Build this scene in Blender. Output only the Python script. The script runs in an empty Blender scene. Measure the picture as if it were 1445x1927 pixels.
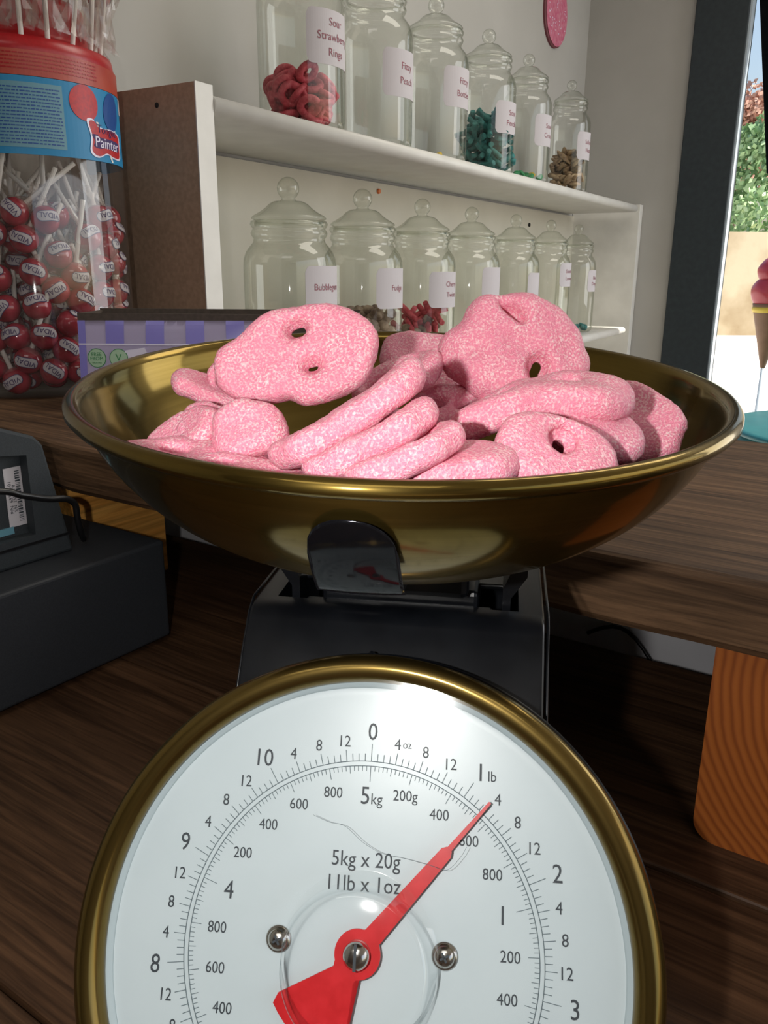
import bpy, bmesh, math, random
import numpy as np
from mathutils import Vector, Matrix, noise
SC = bpy.context.scene
COL = SC.collection
PI = math.pi
rnd = random.Random(7)

# ------------------------------------------------------------------ camera
W2C = Matrix(((0.9999830875, 0.0016613062, 0.0055735701),
              (0.0058158939, -0.2856444971, -0.9583180039),
              (0.0, 0.9583342117, -0.2856493281)))
CAM = Vector((0, 0, 1.3))
cd = bpy.data.cameras.new('camera')
cd.sensor_fit = 'HORIZONTAL'; cd.sensor_width = 36.0
cd.lens = 1545.0 / 1445.0 * 36.0
cd.clip_start = 0.01; cd.clip_end = 200
cam = bpy.data.objects.new('camera', cd); COL.objects.link(cam)
r0, r1, r2 = W2C[0].normalized(), -W2C[1].normalized(), -W2C[2].normalized()
rot = Matrix((r0, r1, r2)).transposed()
cam.matrix_world = Matrix.Translation(CAM) @ rot.to_4x4()
SC.camera = cam
# ------------------------------------------------------------------ world, lights, exposure
w = bpy.data.worlds.new('sky'); SC.world = w; w.use_nodes = True
nt = w.node_tree; nt.nodes.clear()
wo = nt.nodes.new('ShaderNodeOutputWorld'); bg = nt.nodes.new('ShaderNodeBackground')
sky = nt.nodes.new('ShaderNodeTexSky'); sky.sky_type = 'NISHITA'
sky.sun_disc = False; sky.sun_elevation = math.radians(48); sky.sun_rotation = math.radians(100)
sky.air_density = 1.2; sky.dust_density = 3.0
bg.inputs['Strength'].default_value = 0.19
nt.links.new(sky.outputs[0], bg.inputs['Color']); nt.links.new(bg.outputs[0], wo.inputs['Surface'])

def lamp(name, kind, loc, power, color, look=None, **kw):
    l = bpy.data.lights.new(name, kind); l.energy = power; l.color = color
    for k, v in kw.items(): setattr(l, k, v)
    o = bpy.data.objects.new(name, l); COL.objects.link(o); o.location = loc
    if look is not None:
        o.rotation_euler = (Vector(look) - Vector(loc)).to_track_quat('-Z', 'Y').to_euler()
    return o
# the small camera light held just left of the lens
lamp('flash_light', 'POINT', (-0.062, 0.012, 1.302), 3.75, (1.0, 0.97, 0.93), shadow_soft_size=0.006)
lamp('sun', 'SUN', (6, 2, 8), 7.5, (1.0, 0.93, 0.82), look=(6 - 1.0, 2 + 0.25, 8 - 1.15), angle=math.radians(0.6))
lamp('right_fill_light', 'AREA', (2.5, 1.75, 1.7), 24, (0.96, 0.98, 1.0), look=(0.1, 1.75, 1.35), shape='RECTANGLE', size=1.5, size_y=1.4)  # added lamp for daylight from the right, aimed at the shelves; no window built
lamp('overhead_fill_light', 'AREA', (-0.3, -0.7, 2.62), 5, (1.0, 0.96, 0.90), look=(-0.3, -0.7, 0), shape='RECTANGLE', size=1.2, size_y=0.6)  # added fill behind the camera, lifts front-facing and top surfaces
lamp('overhead_fill_light', 'AREA', (0.9, 1.4, 2.62), 11, (1.0, 0.94, 0.82), look=(0.9, 1.4, 0), shape='RECTANGLE', size=1.2, size_y=0.6)  # added fill overhead, brightens the shelf side; no fitting is modelled
SC.view_settings.view_transform = 'Standard'; SC.view_settings.look = 'None'
SC.view_settings.exposure = 0.0; SC.view_settings.gamma = 1.0
SC.view_settings.use_curve_mapping = False
SC.cycles.use_denoising = True
SC.cycles.max_bounces = 10; SC.cycles.transparent_max_bounces = 48
SC.cycles.caustics_reflective = False; SC.cycles.caustics_refractive = False
SC.cycles.sample_clamp_indirect = 4.0

# ------------------------------------------------------------------ materials
def mat(name, color, rough=0.5, metal=0.0, spec=0.5, coat=0.0, sss=0.0, emis=None):
    m = bpy.data.materials.new(name); m.use_nodes = True
    b = m.node_tree.nodes['Principled BSDF']
    b.inputs['Base Color'].default_value = (*color, 1); b.inputs['Roughness'].default_value = rough
    b.inputs['Metallic'].default_value = metal; b.inputs['Specular IOR Level'].default_value = spec
    b.inputs['Coat Weight'].default_value = coat
    if sss:
        b.inputs['Subsurface Weight'].default_value = sss
        b.inputs['Subsurface Radius'].default_value = (0.006, 0.002, 0.002)
        b.inputs['Subsurface Scale'].default_value = 1.0
    return m
def nodes(m): return m.node_tree, m.node_tree.nodes['Principled BSDF']
def tex(m, kind, scale, stretch=(1, 1, 1), coord='Object', detail=4.0, rot=(0, 0, 0), **kw):
    t = m.node_tree; tc = t.nodes.new('ShaderNodeTexCoord'); mp = t.nodes.new('ShaderNodeMapping')
    mp.inputs['Scale'].default_value = stretch; mp.inputs['Rotation'].default_value = rot
    n = t.nodes.new(kind); n.inputs['Scale'].default_value = scale
    if 'Detail' in n.inputs: n.inputs['Detail'].default_value = detail
    for k, v in kw.items():
        if k in n.inputs: n.inputs[k].default_value = v
    t.links.new(tc.outputs[coord], mp.inputs[0]); t.links.new(mp.outputs[0], n.inputs['Vector'])
    return n
def ramp(m, src, stops, out=0):
    t = m.node_tree; r = t.nodes.new('ShaderNodeValToRGB')
    while len(r.color_ramp.elements) < len(stops): r.color_ramp.elements.new(0.5)
    for e, (p, c) in zip(r.color_ramp.elements, stops): e.position = p; e.color = (*c, 1)
    t.links.new(src.outputs[out], r.inputs[0]); return r
def bump(m, src, strength, dist, out=0, prev=None):
    t, b = nodes(m); n = t.nodes.new('ShaderNodeBump')
    n.inputs['Strength'].default_value = strength; n.inputs['Distance'].default_value = dist
    t.links.new(src.outputs[out], n.inputs['Height'])
    if prev: t.links.new(prev.outputs[0], n.inputs['Normal'])
    t.links.new(n.outputs[0], b.inputs['Normal']); return n
def noisy(name, c1, c2, scale, rough=0.6, bs=0.2, bd=0.001, stretch=(1, 1, 1), lo=0.35, hi=0.65, **kw):
    m = mat(name, c1, rough, **kw); t, b = nodes(m)
    n = tex(m, 'ShaderNodeTexNoise', scale, stretch)
    r = ramp(m, n, [(lo, c1), (hi, c2)]); t.links.new(r.outputs[0], b.inputs['Base Color'])
    if bs: bump(m, n, bs, bd)
    return m
def wood(name, dark, light, along=0, scale=1.0, rough=0.45, coat=0.0):
    # grain runs along local axis `along`
    m = mat(name, dark, rough, coat=coat, spec=0.22); t, b = nodes(m)
    st = [26, 26, 26]; st[along] = 1.6
    n = tex(m, 'ShaderNodeTexNoise', 4.6 * scale, tuple(st), detail=8, Roughness=0.65, Distortion=0.6)
    st2 = [150, 150, 150]; st2[along] = 4
    n2 = tex(m, 'ShaderNodeTexNoise', 2.8 * scale, tuple(st2), detail=3)
    st3 = [6, 6, 6]; st3[along] = 1.2
    n3 = tex(m, 'ShaderNodeTexNoise', 1.5 * scale, tuple(st3), detail=2)
    r = ramp(m, n, [(0.30, dark), (0.52, tuple(0.5 * (a + c) for a, c in zip(dark, light))), (0.74, light)])
    r2 = ramp(m, n2, [(0.35, (0.45, 0.45, 0.45)), (0.6, (1, 1, 1))])
    r3 = ramp(m, n3, [(0.3, (0.55, 0.55, 0.55)), (0.7, (1.25, 1.2, 1.15))])
    mx = t.nodes.new('ShaderNodeMixRGB'); mx.blend_type = 'MULTIPLY'; mx.inputs[0].default_value = 0.7
    mx2 = t.nodes.new('ShaderNodeMixRGB'); mx2.blend_type = 'MULTIPLY'; mx2.inputs[0].default_value = 0.6
    t.links.new(r.outputs[0], mx.inputs[1]); t.links.new(r2.outputs[0], mx.inputs[2])
    t.links.new(mx.outputs[0], mx2.inputs[1]); t.links.new(r3.outputs[0], mx2.inputs[2])
    t.links.new(mx2.outputs[0], b.inputs['Base Color'])
    p = bump(m, n2, 0.35, 0.0006); bump(m, n, 0.3, 0.001, prev=p)
    return m
def glass(name, tint=(0.97, 0.98, 0.96), edge=(0.62, 0.66, 0.60), rough=0.02, refl=1.0, haze=0.0, f0=0.045, hazecol=(0.8, 0.82, 0.8)):
    """thin clear wall: transparent, mirror-like by Fresnel, tinted more where it is seen edge-on"""
    m = bpy.data.materials.new(name); m.use_nodes = True; t = m.node_tree; t.nodes.clear()
    out = t.nodes.new('ShaderNodeOutputMaterial'); tr = t.nodes.new('ShaderNodeBsdfTransparent')
    gl = t.nodes.new('ShaderNodeBsdfGlossy'); gl.inputs['Roughness'].default_value = rough
    gl.inputs['Color'].default_value = (refl, refl, refl, 1)
    lw = t.nodes.new('ShaderNodeLayerWeight'); lw.inputs['Blend'].default_value = 0.5
    p5 = t.nodes.new('ShaderNodeMath'); p5.operation = 'POWER'; p5.inputs[1].default_value = 5.0
    fr = t.nodes.new('ShaderNodeMath'); fr.operation = 'MULTIPLY_ADD'; fr.inputs[1].default_value = 0.80; fr.inputs[2].default_value = f0
    t.links.new(lw.outputs['Facing'], p5.inputs[0]); t.links.new(p5.outputs[0], fr.inputs[0])
    pw = t.nodes.new('ShaderNodeMath'); pw.operation = 'POWER'; pw.inputs[1].default_value = 3.0
    mc = t.nodes.new('ShaderNodeMixRGB'); mc.inputs[1].default_value = (*tint, 1); mc.inputs[2].default_value = (*edge, 1)
    t.links.new(lw.outputs['Facing'], pw.inputs[0]); t.links.new(pw.outputs[0], mc.inputs[0])
    t.links.new(mc.outputs[0], tr.inputs['Color'])
    base = tr
    if haze:
        df = t.nodes.new('ShaderNodeBsdfDiffuse'); df.inputs['Color'].default_value = (*hazecol, 1)
        mh = t.nodes.new('ShaderNodeMixShader'); mh.inputs[0].default_value = haze
        t.links.new(tr.outputs[0], mh.inputs[1]); t.links.new(df.outputs[0], mh.inputs[2]); base = mh
    mx = t.nodes.new('ShaderNodeMixShader')
    t.links.new(fr.outputs[0], mx.inputs[0]); t.links.new(base.outputs[0], mx.inputs[1]); t.links.new(gl.outputs[0], mx.inputs[2])
    t.links.new(mx.outputs[0], out.inputs['Surface'])
    return m

M = {}
M['wall'] = noisy('painted_plaster', (0.42, 0.41, 0.385), (0.445, 0.435, 0.41), 6, 0.85, 0.15, 0.0008)
M['ceil'] = mat('ceiling_paint', (0.7, 0.69, 0.66), 0.9)
M['floor'] = noisy('floor_vinyl', (0.20, 0.17, 0.14), (0.26, 0.22, 0.18), 5, 0.5)
M['white'] = noisy('white_shelf_paint', (0.72, 0.71, 0.67), (0.78, 0.77, 0.73), 20, 0.38, 0.1, 0.0003)
M['cream'] = noisy('cream_back_board', (0.60, 0.57, 0.48), (0.64, 0.61, 0.52), 8, 0.7, 0.05)
M['mdf'] = noisy('brown_raw_board', (0.35, 0.235, 0.155), (0.43, 0.29, 0.195), 160, 0.85, 0.3, 0.0005)
M['counter'] = wood('dark_stained_wood', (0.032, 0.015, 0.0075), (0.135, 0.070, 0.036), 0, 1.0, 0.5)
M['slab'] = wood('worn_brown_wood', (0.048, 0.025, 0.013), (0.25, 0.142, 0.075), 0, 1.0, 0.72)
M['pine'] = None
M['black'] = noisy('black_gloss_enamel', (0.003, 0.0035, 0.005), (0.006, 0.007, 0.009), 60, 0.30, 0.06, 0.0002, spec=0.36)
M['plastic'] = noisy('black_glossy_plastic', (0.006, 0.006, 0.008), (0.009, 0.009, 0.011), 30, 0.06, 0.0, spec=0.45)
M['till'] = noisy('charcoal_matt_metal', (0.016, 0.019, 0.024), (0.023, 0.026, 0.032), 900, 0.62, 0.35, 0.0003)
M['till2'] = noisy('charcoal_moulded_plastic', (0.020, 0.026, 0.030), (0.028, 0.034, 0.040), 1200, 0.7, 0.4, 0.0003)
M['cable'] = mat('black_rubber', (0.008, 0.008, 0.009), 0.3)
M['chrome'] = mat('polished_steel', (0.55, 0.53, 0.50), 0.16, 1.0)
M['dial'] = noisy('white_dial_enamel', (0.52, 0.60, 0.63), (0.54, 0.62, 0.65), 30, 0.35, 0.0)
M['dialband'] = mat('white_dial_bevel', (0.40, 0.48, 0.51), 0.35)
M['ink'] = mat('grey_black_print', (0.035, 0.045, 0.055), 0.6)
M['tick'] = mat('grey_tick_print', (0.11, 0.15, 0.17), 0.6)
M['red'] = noisy('red_painted_metal', (0.52, 0.010, 0.014), (0.60, 0.016, 0.022), 200, 0.33, 0.0)
M['lens'] = glass('clear_dial_cover', (0.985, 0.99, 0.99), (0.85, 0.9, 0.92), 0.10, 0.5)
M['dome'] = glass('clear_hub_dome', (0.97, 0.98, 0.98), (0.28, 0.34, 0.36), 0.05, f0=0.07)
M['jar'] = glass('clear_jar_glass', (0.955, 0.965, 0.940), (0.55, 0.58, 0.52), 0.03, 1.0, 0.004, f0=0.055, hazecol=(0.75, 0.76, 0.70))
M['tub'] = glass('clear_tub_plastic', (0.96, 0.95, 0.94), (0.50, 0.48, 0.46), 0.04, 1.0, 0.03, f0=0.065, hazecol=(0.7, 0.6, 0.55))
M['film'] = glass('clear_wrapper_film', (0.95, 0.93, 0.92), (0.6, 0.55, 0.52), 0.12, 1.0, 0.07, hazecol=(0.75, 0.7, 0.66))
M['paper'] = mat('white_label_paper', (0.56, 0.53, 0.56), 0.7)
M['pinkink'] = mat('dusky_pink_ink', (0.30, 0.10, 0.13), 0.7)
M['inkpurple'] = mat('dark_purple_ink', (0.045, 0.02, 0.12), 0.6)
M['teal'] = noisy('sour_teal_jelly', (0.015, 0.12, 0.125), (0.035, 0.22, 0.21), 90, 0.6, 0.3, 0.001)
M['redjelly'] = noisy('sour_red_jelly', (0.42, 0.025, 0.05), (0.62, 0.10, 0.13), 120, 0.6, 0.4, 0.001)
M['greenj'] = mat('green_jelly', (0.03, 0.26, 0.10), 0.4)
M['yellowj'] = mat('yellow_jelly', (0.72, 0.50, 0.05), 0.45)
M['tan'] = noisy('roasted_tan', (0.16, 0.085, 0.04), (0.50, 0.36, 0.22), 45, 0.6, 0.3, 0.001)
M['fudge'] = noisy('brown_cream_candy', (0.09, 0.045, 0.028), (0.42, 0.32, 0.24), 40, 0.6)
M['pinkj'] = mat('soft_pink_jelly', (0.62, 0.20, 0.28), 0.5)
M['candy'] = noisy('deep_red_candy', (0.24, 0.010, 0.022), (0.46, 0.045, 0.075), 45, 0.14, 0.2, 0.001, coat=0.6)
M['stick'] = mat('white_paper_stick', (0.78, 0.76, 0.72), 0.6)
M['lid'] = noisy('red_plastic_lid', (0.36, 0.006, 0.010), (0.41, 0.010, 0.015), 300, 0.3, 0.0)
M['band'] = noisy('orange_red_print_band', (0.38, 0.045, 0.028), (0.44, 0.07, 0.04), 30, 0.35, 0.0)
M['blue'] = mat('blue_label', (0.007, 0.22, 0.46), 0.45)
M['paleblue'] = mat('pale_blue_text_panel', (0.13, 0.30, 0.38), 0.35)
M['deepblue'] = mat('deep_blue_print', (0.01, 0.07, 0.28), 0.35)
M['printred'] = noisy('red_print', (0.55, 0.012, 0.015), (0.40, 0.01, 0.02), 260, 0.4, 0.0)
M['lilac'] = mat('lilac_pouch_film', (0.74, 0.67, 0.90), 0.28)
M['purple'] = mat('purple_stripe_print', (0.27, 0.24, 0.66), 0.3)
M['pale'] = mat('pale_lilac_print', (0.80, 0.76, 0.92), 0.25)
M['stamp'] = mat('pale_green_stamp', (0.42, 0.60, 0.42), 0.5)
M['stampink'] = mat('green_stamp_ink', (0.06, 0.26, 0.10), 0.5)
M['card'] = noisy('dark_brown_card', (0.07, 0.052, 0.04), (0.095, 0.07, 0.055), 200, 0.8, 0.1)
M['frame'] = noisy('dark_slate_door_paint', (0.012, 0.020, 0.026), (0.018, 0.028, 0.034), 60, 0.5, 0.1)
M['frameedge'] = mat('pale_door_seal', (0.45, 0.52, 0.58), 0.4)
M['plaque'] = noisy('pink_glitter_print', (0.55, 0.10, 0.20), (0.62, 0.22, 0.30), 70, 0.5, 0.1)
M['rim'] = mat('dark_plaque_rim', (0.16, 0.04, 0.05), 0.6)
M['plug'] = mat('orange_wall_plug', (0.75, 0.20, 0.06), 0.5)
M['hole'] = mat('black_screw_hole', (0.01, 0.01, 0.01), 0.8)
M['pave'] = noisy('sunlit_pale_paving', (0.80, 0.78, 0.72), (0.86, 0.84, 0.80), 2, 0.9, 0.2)
M['stone'] = noisy('beige_rendered_stone', (0.40, 0.30, 0.18), (0.62, 0.52, 0.36), 1.2, 0.9, 0.6, 0.03)
M['leaf'] = noisy('green_leaves', (0.22, 0.38, 0.17), (0.50, 0.66, 0.38), 3, 0.6, 0.0)
M['rust'] = noisy('rust_red_blossom', (0.50, 0.27, 0.20), (0.62, 0.40, 0.32), 4, 0.7, 0.0)
M['bark'] = noisy('brown_bark', (0.10, 0.06, 0.04), (0.18, 0.12, 0.08), 8, 0.9, 0.5, 0.01)
M['tealpaint'] = noisy('teal_painted_metal', (0.006, 0.085, 0.09), (0.008, 0.11, 0.11), 8, 0.45, 0.0)
M['cloth'] = noisy('black_drape_cloth', (0.004, 0.006, 0.009), (0.008, 0.011, 0.015), 90, 0.9, 0.2)
M['scoop'] = noisy('raspberry_gloss_paint', (0.36, 0.02, 0.035), (0.42, 0.04, 0.05), 5, 0.3, 0.1)
M['cone'] = noisy('brown_cone_paint', (0.20, 0.10, 0.05), (0.26, 0.14, 0.07), 12, 0.6)
M['panel'] = noisy('grey_white_plaster_panel', (0.68, 0.67, 0.70), (0.80, 0.79, 0.82), 9, 0.8, 0.4, 0.002)

def pine_mat():
    m = mat('orange_pine_end_grain', (0.5, 0.2, 0.05), 0.5); t, b = nodes(m)
    tc = t.nodes.new('ShaderNodeTexCoord'); mp = t.nodes.new('ShaderNodeMapping')
    mp.inputs['Location'].default_value = (-0.055, 0.0, -1.09); mp.inputs['Scale'].default_value = (1, 0.02, 1)
    wv = t.nodes.new('ShaderNodeTexWave'); wv.wave_type = 'RINGS'; wv.rings_direction = 'SPHERICAL'
    wv.inputs['Scale'].default_value = 60; wv.inputs['Distortion'].default_value = 2.2; wv.inputs['Detail'].default_value = 3
    wv.inputs['Detail Scale'].default_value = 0.6
    t.links.new(tc.outputs['Object'], mp.inputs[0]); t.links.new(mp.outputs[0], wv.inputs['Vector'])
    r = ramp(m, wv, [(0.0, (0.40, 0.115, 0.020)), (0.55, (0.36, 0.098, 0.017)), (1.0, (0.26, 0.065, 0.011))])
    t.links.new(r.outputs[0], b.inputs['Base Color']); bump(m, wv, 0.2, 0.0006)
    return m
M['pine'] = pine_mat()
M['pinelight'] = wood('golden_pine_board', (0.66, 0.27, 0.05), (0.95, 0.52, 0.14), 1, 0.6, 0.5)

def brass_mat(name, c1, c2, rough, aniso):
    m = mat(name, c1, rough, 1.0); t, b = nodes(m)
    b.inputs['Anisotropic'].default_value = aniso; b.inputs['Anisotropic Rotation'].default_value = 0.25
    tg = t.nodes.new('ShaderNodeTangent'); tg.direction_type = 'RADIAL'; tg.axis = 'Z'
    t.links.new(tg.outputs[0], b.inputs['Tangent'])
    n = tex(m, 'ShaderNodeTexNoise', 14, (1, 1, 60), detail=3)
    r = ramp(m, n, [(0.3, c1), (0.7, c2)]); t.links.new(r.outputs[0], b.inputs['Base Color'])
    g = t.nodes.new('ShaderNodeBsdfPrincipled'); g.inputs['Metallic'].default_value = 1.0; g.inputs['Roughness'].default_value = 0.42
    g.inputs['Anisotropic'].default_value = 0.6; g.inputs['Anisotropic Rotation'].default_value = 0.25
    t.links.new(tg.outputs[0], g.inputs['Tangent']); t.links.new(r.outputs[0], g.inputs['Base Color'])
    mx = t.nodes.new('ShaderNodeMixShader'); mx.inputs[0].default_value = 0.28; out = t.nodes['Material Output']
    t.links.new(b.outputs[0], mx.inputs[1]); t.links.new(g.outputs[0], mx.inputs[2]); t.links.new(mx.outputs[0], out.inputs['Surface'])
    return m
M['brass'] = brass_mat('antique_brass', (0.165, 0.112, 0.027), (0.205, 0.14, 0.036), 0.12, 0.4)
M['brassrim'] = brass_mat('brass_bezel', (0.17, 0.115, 0.033), (0.21, 0.145, 0.045), 0.15, 0.3)

def sugar_mat(name, body, frost):
    m = mat(name, body, 0.55, sss=0.25); t, b = nodes(m)
    v = tex(m, 'ShaderNodeTexVoronoi', 1500)
    v.inputs['Randomness'].default_value = 1.0
    n = tex(m, 'ShaderNodeTexNoise', 130, detail=3)
    n2 = tex(m, 'ShaderNodeTexNoise', 1250, detail=2)
    cr = ramp(m, n2, [(0.46, (0, 0, 0)), (0.66, (1, 1, 1))])
    pr = ramp(m, n, [(0.35, (0.35, 0.35, 0.35)), (0.68, (0.95, 0.95, 0.95))])
    mu = t.nodes.new('ShaderNodeMixRGB'); mu.blend_type = 'MULTIPLY'; mu.inputs[0].default_value = 1
    t.links.new(cr.outputs[0], mu.inputs[1]); t.links.new(pr.outputs[0], mu.inputs[2])
    mx = t.nodes.new('ShaderNodeMixRGB'); mx.inputs[1].default_value = (*body, 1); mx.inputs[2].default_value = (*frost, 1)
    t.links.new(mu.outputs[0], mx.inputs[0]); t.links.new(mx.outputs[0], b.inputs['Base Color'])
    p = bump(m, v, 0.5, 0.0005); bump(m, n2, 0.6, 0.0007, prev=p)
    mr = t.nodes.new('ShaderNodeMapRange'); mr.inputs['To Min'].default_value = 0.6; mr.inputs['To Max'].default_value = 0.22
    t.links.new(mu.outputs[0], mr.inputs['Value']); t.links.new(mr.outputs[0], b.inputs['Roughness'])
    return m
M['sweet'] = sugar_mat('sugared_pink_jelly', (0.80, 0.25, 0.355), (0.95, 0.70, 0.70))

# ------------------------------------------------------------------ mesh helpers
def link(name, me, m=None, parent=None, smooth=True):
    o = bpy.data.objects.new(name, me); COL.objects.link(o)
    if m is not None and not me.materials: me.materials.append(m)
    if parent is not None: o.parent = parent
    return o
def finish(bm, name, m, parent=None, smooth=False):
    me = bpy.data.meshes.new(name); bm.normal_update()
    if smooth:
        for f in bm.faces: f.smooth = True
    bm.to_mesh(me); bm.free()
    return link(name, me, m, parent)
def tag(o, label, cat, group=None):
    o['label'] = label; o['category'] = cat
    if group: o['group'] = group
    return o
def empty(name, loc=(0, 0, 0), rz=0.0):
    o = bpy.data.objects.new(name, None); COL.objects.link(o); o.location = loc; o.rotation_euler = (0, 0, rz)
    o.empty_display_size = 0.02
    return o
def structure(o): o['kind'] = 'structure'; return o
def box(name, lo, hi, m, parent=None, bev=0.0, seg=2, mw=None):
    bm = bmesh.new(); bmesh.ops.create_cube(bm, size=1.0)
    for v in bm.verts: v.co = Vector([lo[i] + (v.co[i] + 0.5) * (hi[i] - lo[i]) for i in range(3)])
    if bev:
        bmesh.ops.bevel(bm, geom=bm.edges[:], offset=bev, segments=seg, profile=0.5, affect='EDGES')
    if mw is not None: bm.transform(mw)
    return finish(bm, name, m, parent, smooth=False if not bev else False)
def lathe_bm(prof, seg=48, bm=None, origin=(0, 0, 0), closed=False):
    bm = bm or bmesh.new(); rings = []
    for r, z in prof:
        if r < 1e-6: rings.append([bm.verts.new((origin[0], origin[1], origin[2] + z))])
        else: rings.append([bm.verts.new((origin[0] + r * math.cos(2 * PI * i / seg), origin[1] + r * math.sin(2 * PI * i / seg), origin[2] + z)) for i in range(seg)])
    pairs = list(zip(rings, rings[1:])) + ([(rings[-1], rings[0])] if closed else [])
    for a, b in pairs:
        for i in range(seg):
            j = (i + 1) % seg
            if len(a) == 1 and len(b) == 1: continue
            if len(a) == 1: bm.faces.new((a[0], b[i], b[j]))
            elif len(b) == 1: bm.faces.new((a[i], a[j], b[0]))
            else: bm.faces.new((a[i], a[j], b[j], b[i]))
    return bm
def lathe(name, prof, m, parent=None, seg=48, closed=False, smooth=True):
    bm = lathe_bm(prof, seg, closed=closed)
    bmesh.ops.recalc_face_normals(bm, faces=bm.faces[:])
    return finish(bm, name, m, parent, smooth)
def tube_bm(pts, r, seg=8, bm=None, taper=None):
    bm = bm or bmesh.new(); pts = [Vector(p) for p in pts]; rings = []
    up = Vector((0, 0, 1)); 
    for i, p in enumerate(pts):
        d = (pts[min(i + 1, len(pts) - 1)] - pts[max(i - 1, 0)]).normalized()
        a = d.cross(up)
        if a.length < 1e-3: a = d.cross(Vector((1, 0, 0)))
        a.normalize(); b = d.cross(a).normalized(); up = -b if False else up
        rr = r * (taper[i] if taper else 1)
        rings.append([bm.verts.new(p + rr * (math.cos(2 * PI * k / seg) * a + math.sin(2 * PI * k / seg) * b)) for k in range(seg)])
    for A, B in zip(rings, rings[1:]):
        for k in range(seg): bm.faces.new((A[k], A[(k + 1) % seg], B[(k + 1) % seg], B[k]))
    bm.faces.new(rings[0][::-1]); bm.faces.new(rings[-1])
    return bm
def prism_bm(poly, z0, z1, bm=None):
    bm = bm or bmesh.new()
    a = [bm.verts.new((x, y, z0)) for x, y in poly]; b = [bm.verts.new((x, y, z1)) for x, y in poly]
    bm.faces.new(a[::-1]); bm.faces.new(b)
    n = len(poly)
    for i in range(n): bm.faces.new((a[i], a[(i + 1) % n], b[(i + 1) % n], b[i]))
    return bm
def evaluated(o, name):
    dg = bpy.context.evaluated_depsgraph_get()
    me = bpy.data.meshes.new_from_object(o.evaluated_get(dg)); me.name = name
    return me
_txt = {}
def text_mesh(s, size, ext=0.00005, width=1.0):
    k = (s, size, ext, width)
    if k in _txt: return _txt[k]
    c = bpy.data.curves.new('lettering', 'FONT'); c.body = s; c.size = size; c.align_x = 'CENTER'; c.align_y = 'CENTER'
    c.extrude = ext; c.resolution_u = 3
    o = bpy.data.objects.new('lettering', c); COL.objects.link(o); bpy.context.view_layer.update()
    me = evaluated(o, 'lettering'); bpy.data.objects.remove(o); bpy.data.curves.remove(c)
    me.materials.clear()
    co = np.empty(len(me.vertices) * 3, np.float32); me.vertices.foreach_get('co', co); co = co.reshape(-1, 3)
    cx = (co[:, 0].max() + co[:, 0].min()) / 2; cy = (co[:, 1].max() + co[:, 1].min()) / 2
    co[:, 0] = (co[:, 0] - cx) * width; co[:, 1] -= cy
    me.vertices.foreach_set('co', co.ravel()); _txt[k] = me
    return me
def lettering(name, s, size, m, mw, parent=None, width=1.0):
    me = text_mesh(s, size, width=width).copy(); me.transform(mw)
    return link(name, me, m, parent)
def wrap(me, R, a0):
    """bend a flat XY mesh (x = arc length, y = height, z = thickness) round the vertical axis at radius R, centred on azimuth a0"""
    for v in me.vertices:
        a = a0 + v.co.x / R; r = R + v.co.z
        v.co = Vector((r * math.cos(a), r * math.sin(a), v.co.y))
def wrapped_poly(name, poly, z, R, a0, m, parent, thick=0.0002, cuts=3):
    bm = prism_bm(poly, z - thick, z)
    bmesh.ops.triangulate(bm, faces=[f for f in bm.faces if len(f.verts) > 4])
    if cuts:
        bmesh.ops.triangulate(bm, faces=bm.faces[:]); bmesh.ops.subdivide_edges(bm, edges=bm.edges[:], cuts=cuts, use_grid_fill=True)
    me = bpy.data.meshes.new(name); bm.to_mesh(me); bm.free(); wrap(me, R, a0)
    return link(name, me, m, parent)
def wrapped_rect(name, x0, x1, y0, y1, z, R, a0, m, parent, n=24, thick=0.0004, corner=0.0):
    bm = bmesh.new(); cols = []
    for i in range(n + 1):
        x = x0 + (x1 - x0) * i / n
        d = min(x - x0, x1 - x); c = 0.0
        if corner and d < corner: c = corner - math.sqrt(max(0, corner ** 2 - (corner - d) ** 2))
        cols.append([bm.verts.new((x, y0 + c, z)), bm.verts.new((x, y1 - c, z)), bm.verts.new((x, y1 - c, z - thick)), bm.verts.new((x, y0 + c, z - thick))])
    for A, B in zip(cols, cols[1:]):
        for k in range(4): bm.faces.new((A[k], B[k], B[(k + 1) % 4], A[(k + 1) % 4]))
    bm.faces.new(cols[0]); bm.faces.new(cols[-1][::-1])
    me = bpy.data.meshes.new(name)
    for f in bm.faces: f.smooth = False
    bmesh.ops.recalc_face_normals(bm, faces=bm.faces[:]); bm.to_mesh(me); bm.free(); wrap(me, R, a0)
    return link(name, me, m, parent)

# ------------------------------------------------------------------ frames of reference
K = 1.25
D = Vector((0.507, 0.862, 0)).normalized(); N = Vector((D.y, -D.x, 0))
FS = Vector((-0.180 * K, 0.936 * K, 0))                 # near front end of the wall shelves
def SP(s, n, z): p = FS + D * s + N * n; return Vector((p.x, p.y, z))
SM = Matrix((( D.x, -N.x, 0, FS.x), (D.y, -N.y, 0, FS.y), (0, 0, 1, 0), (0, 0, 0, 1)))   # local x = along shelves, y = into the wall
a34 = math.radians(34)
U = Vector((math.cos(a34), -math.sin(a34), 0)); WV = Vector((math.sin(a34), math.cos(a34), 0))
CM = Matrix(((U.x, WV.x, 0, 0), (U.y, WV.y, 0, 0), (0, 0, 1, 0), (0, 0, 0, 1)))         # counter frame: x = along the counter front, y = away
ZL, ZU = 0.98, 1.15
ZS1 = 1.3 + 0.170 * K; ZS0 = 1.3 - 0.160 * K            # shelf board tops
S_END = 1.80 * K; N_WALL = -0.195 * K

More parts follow.
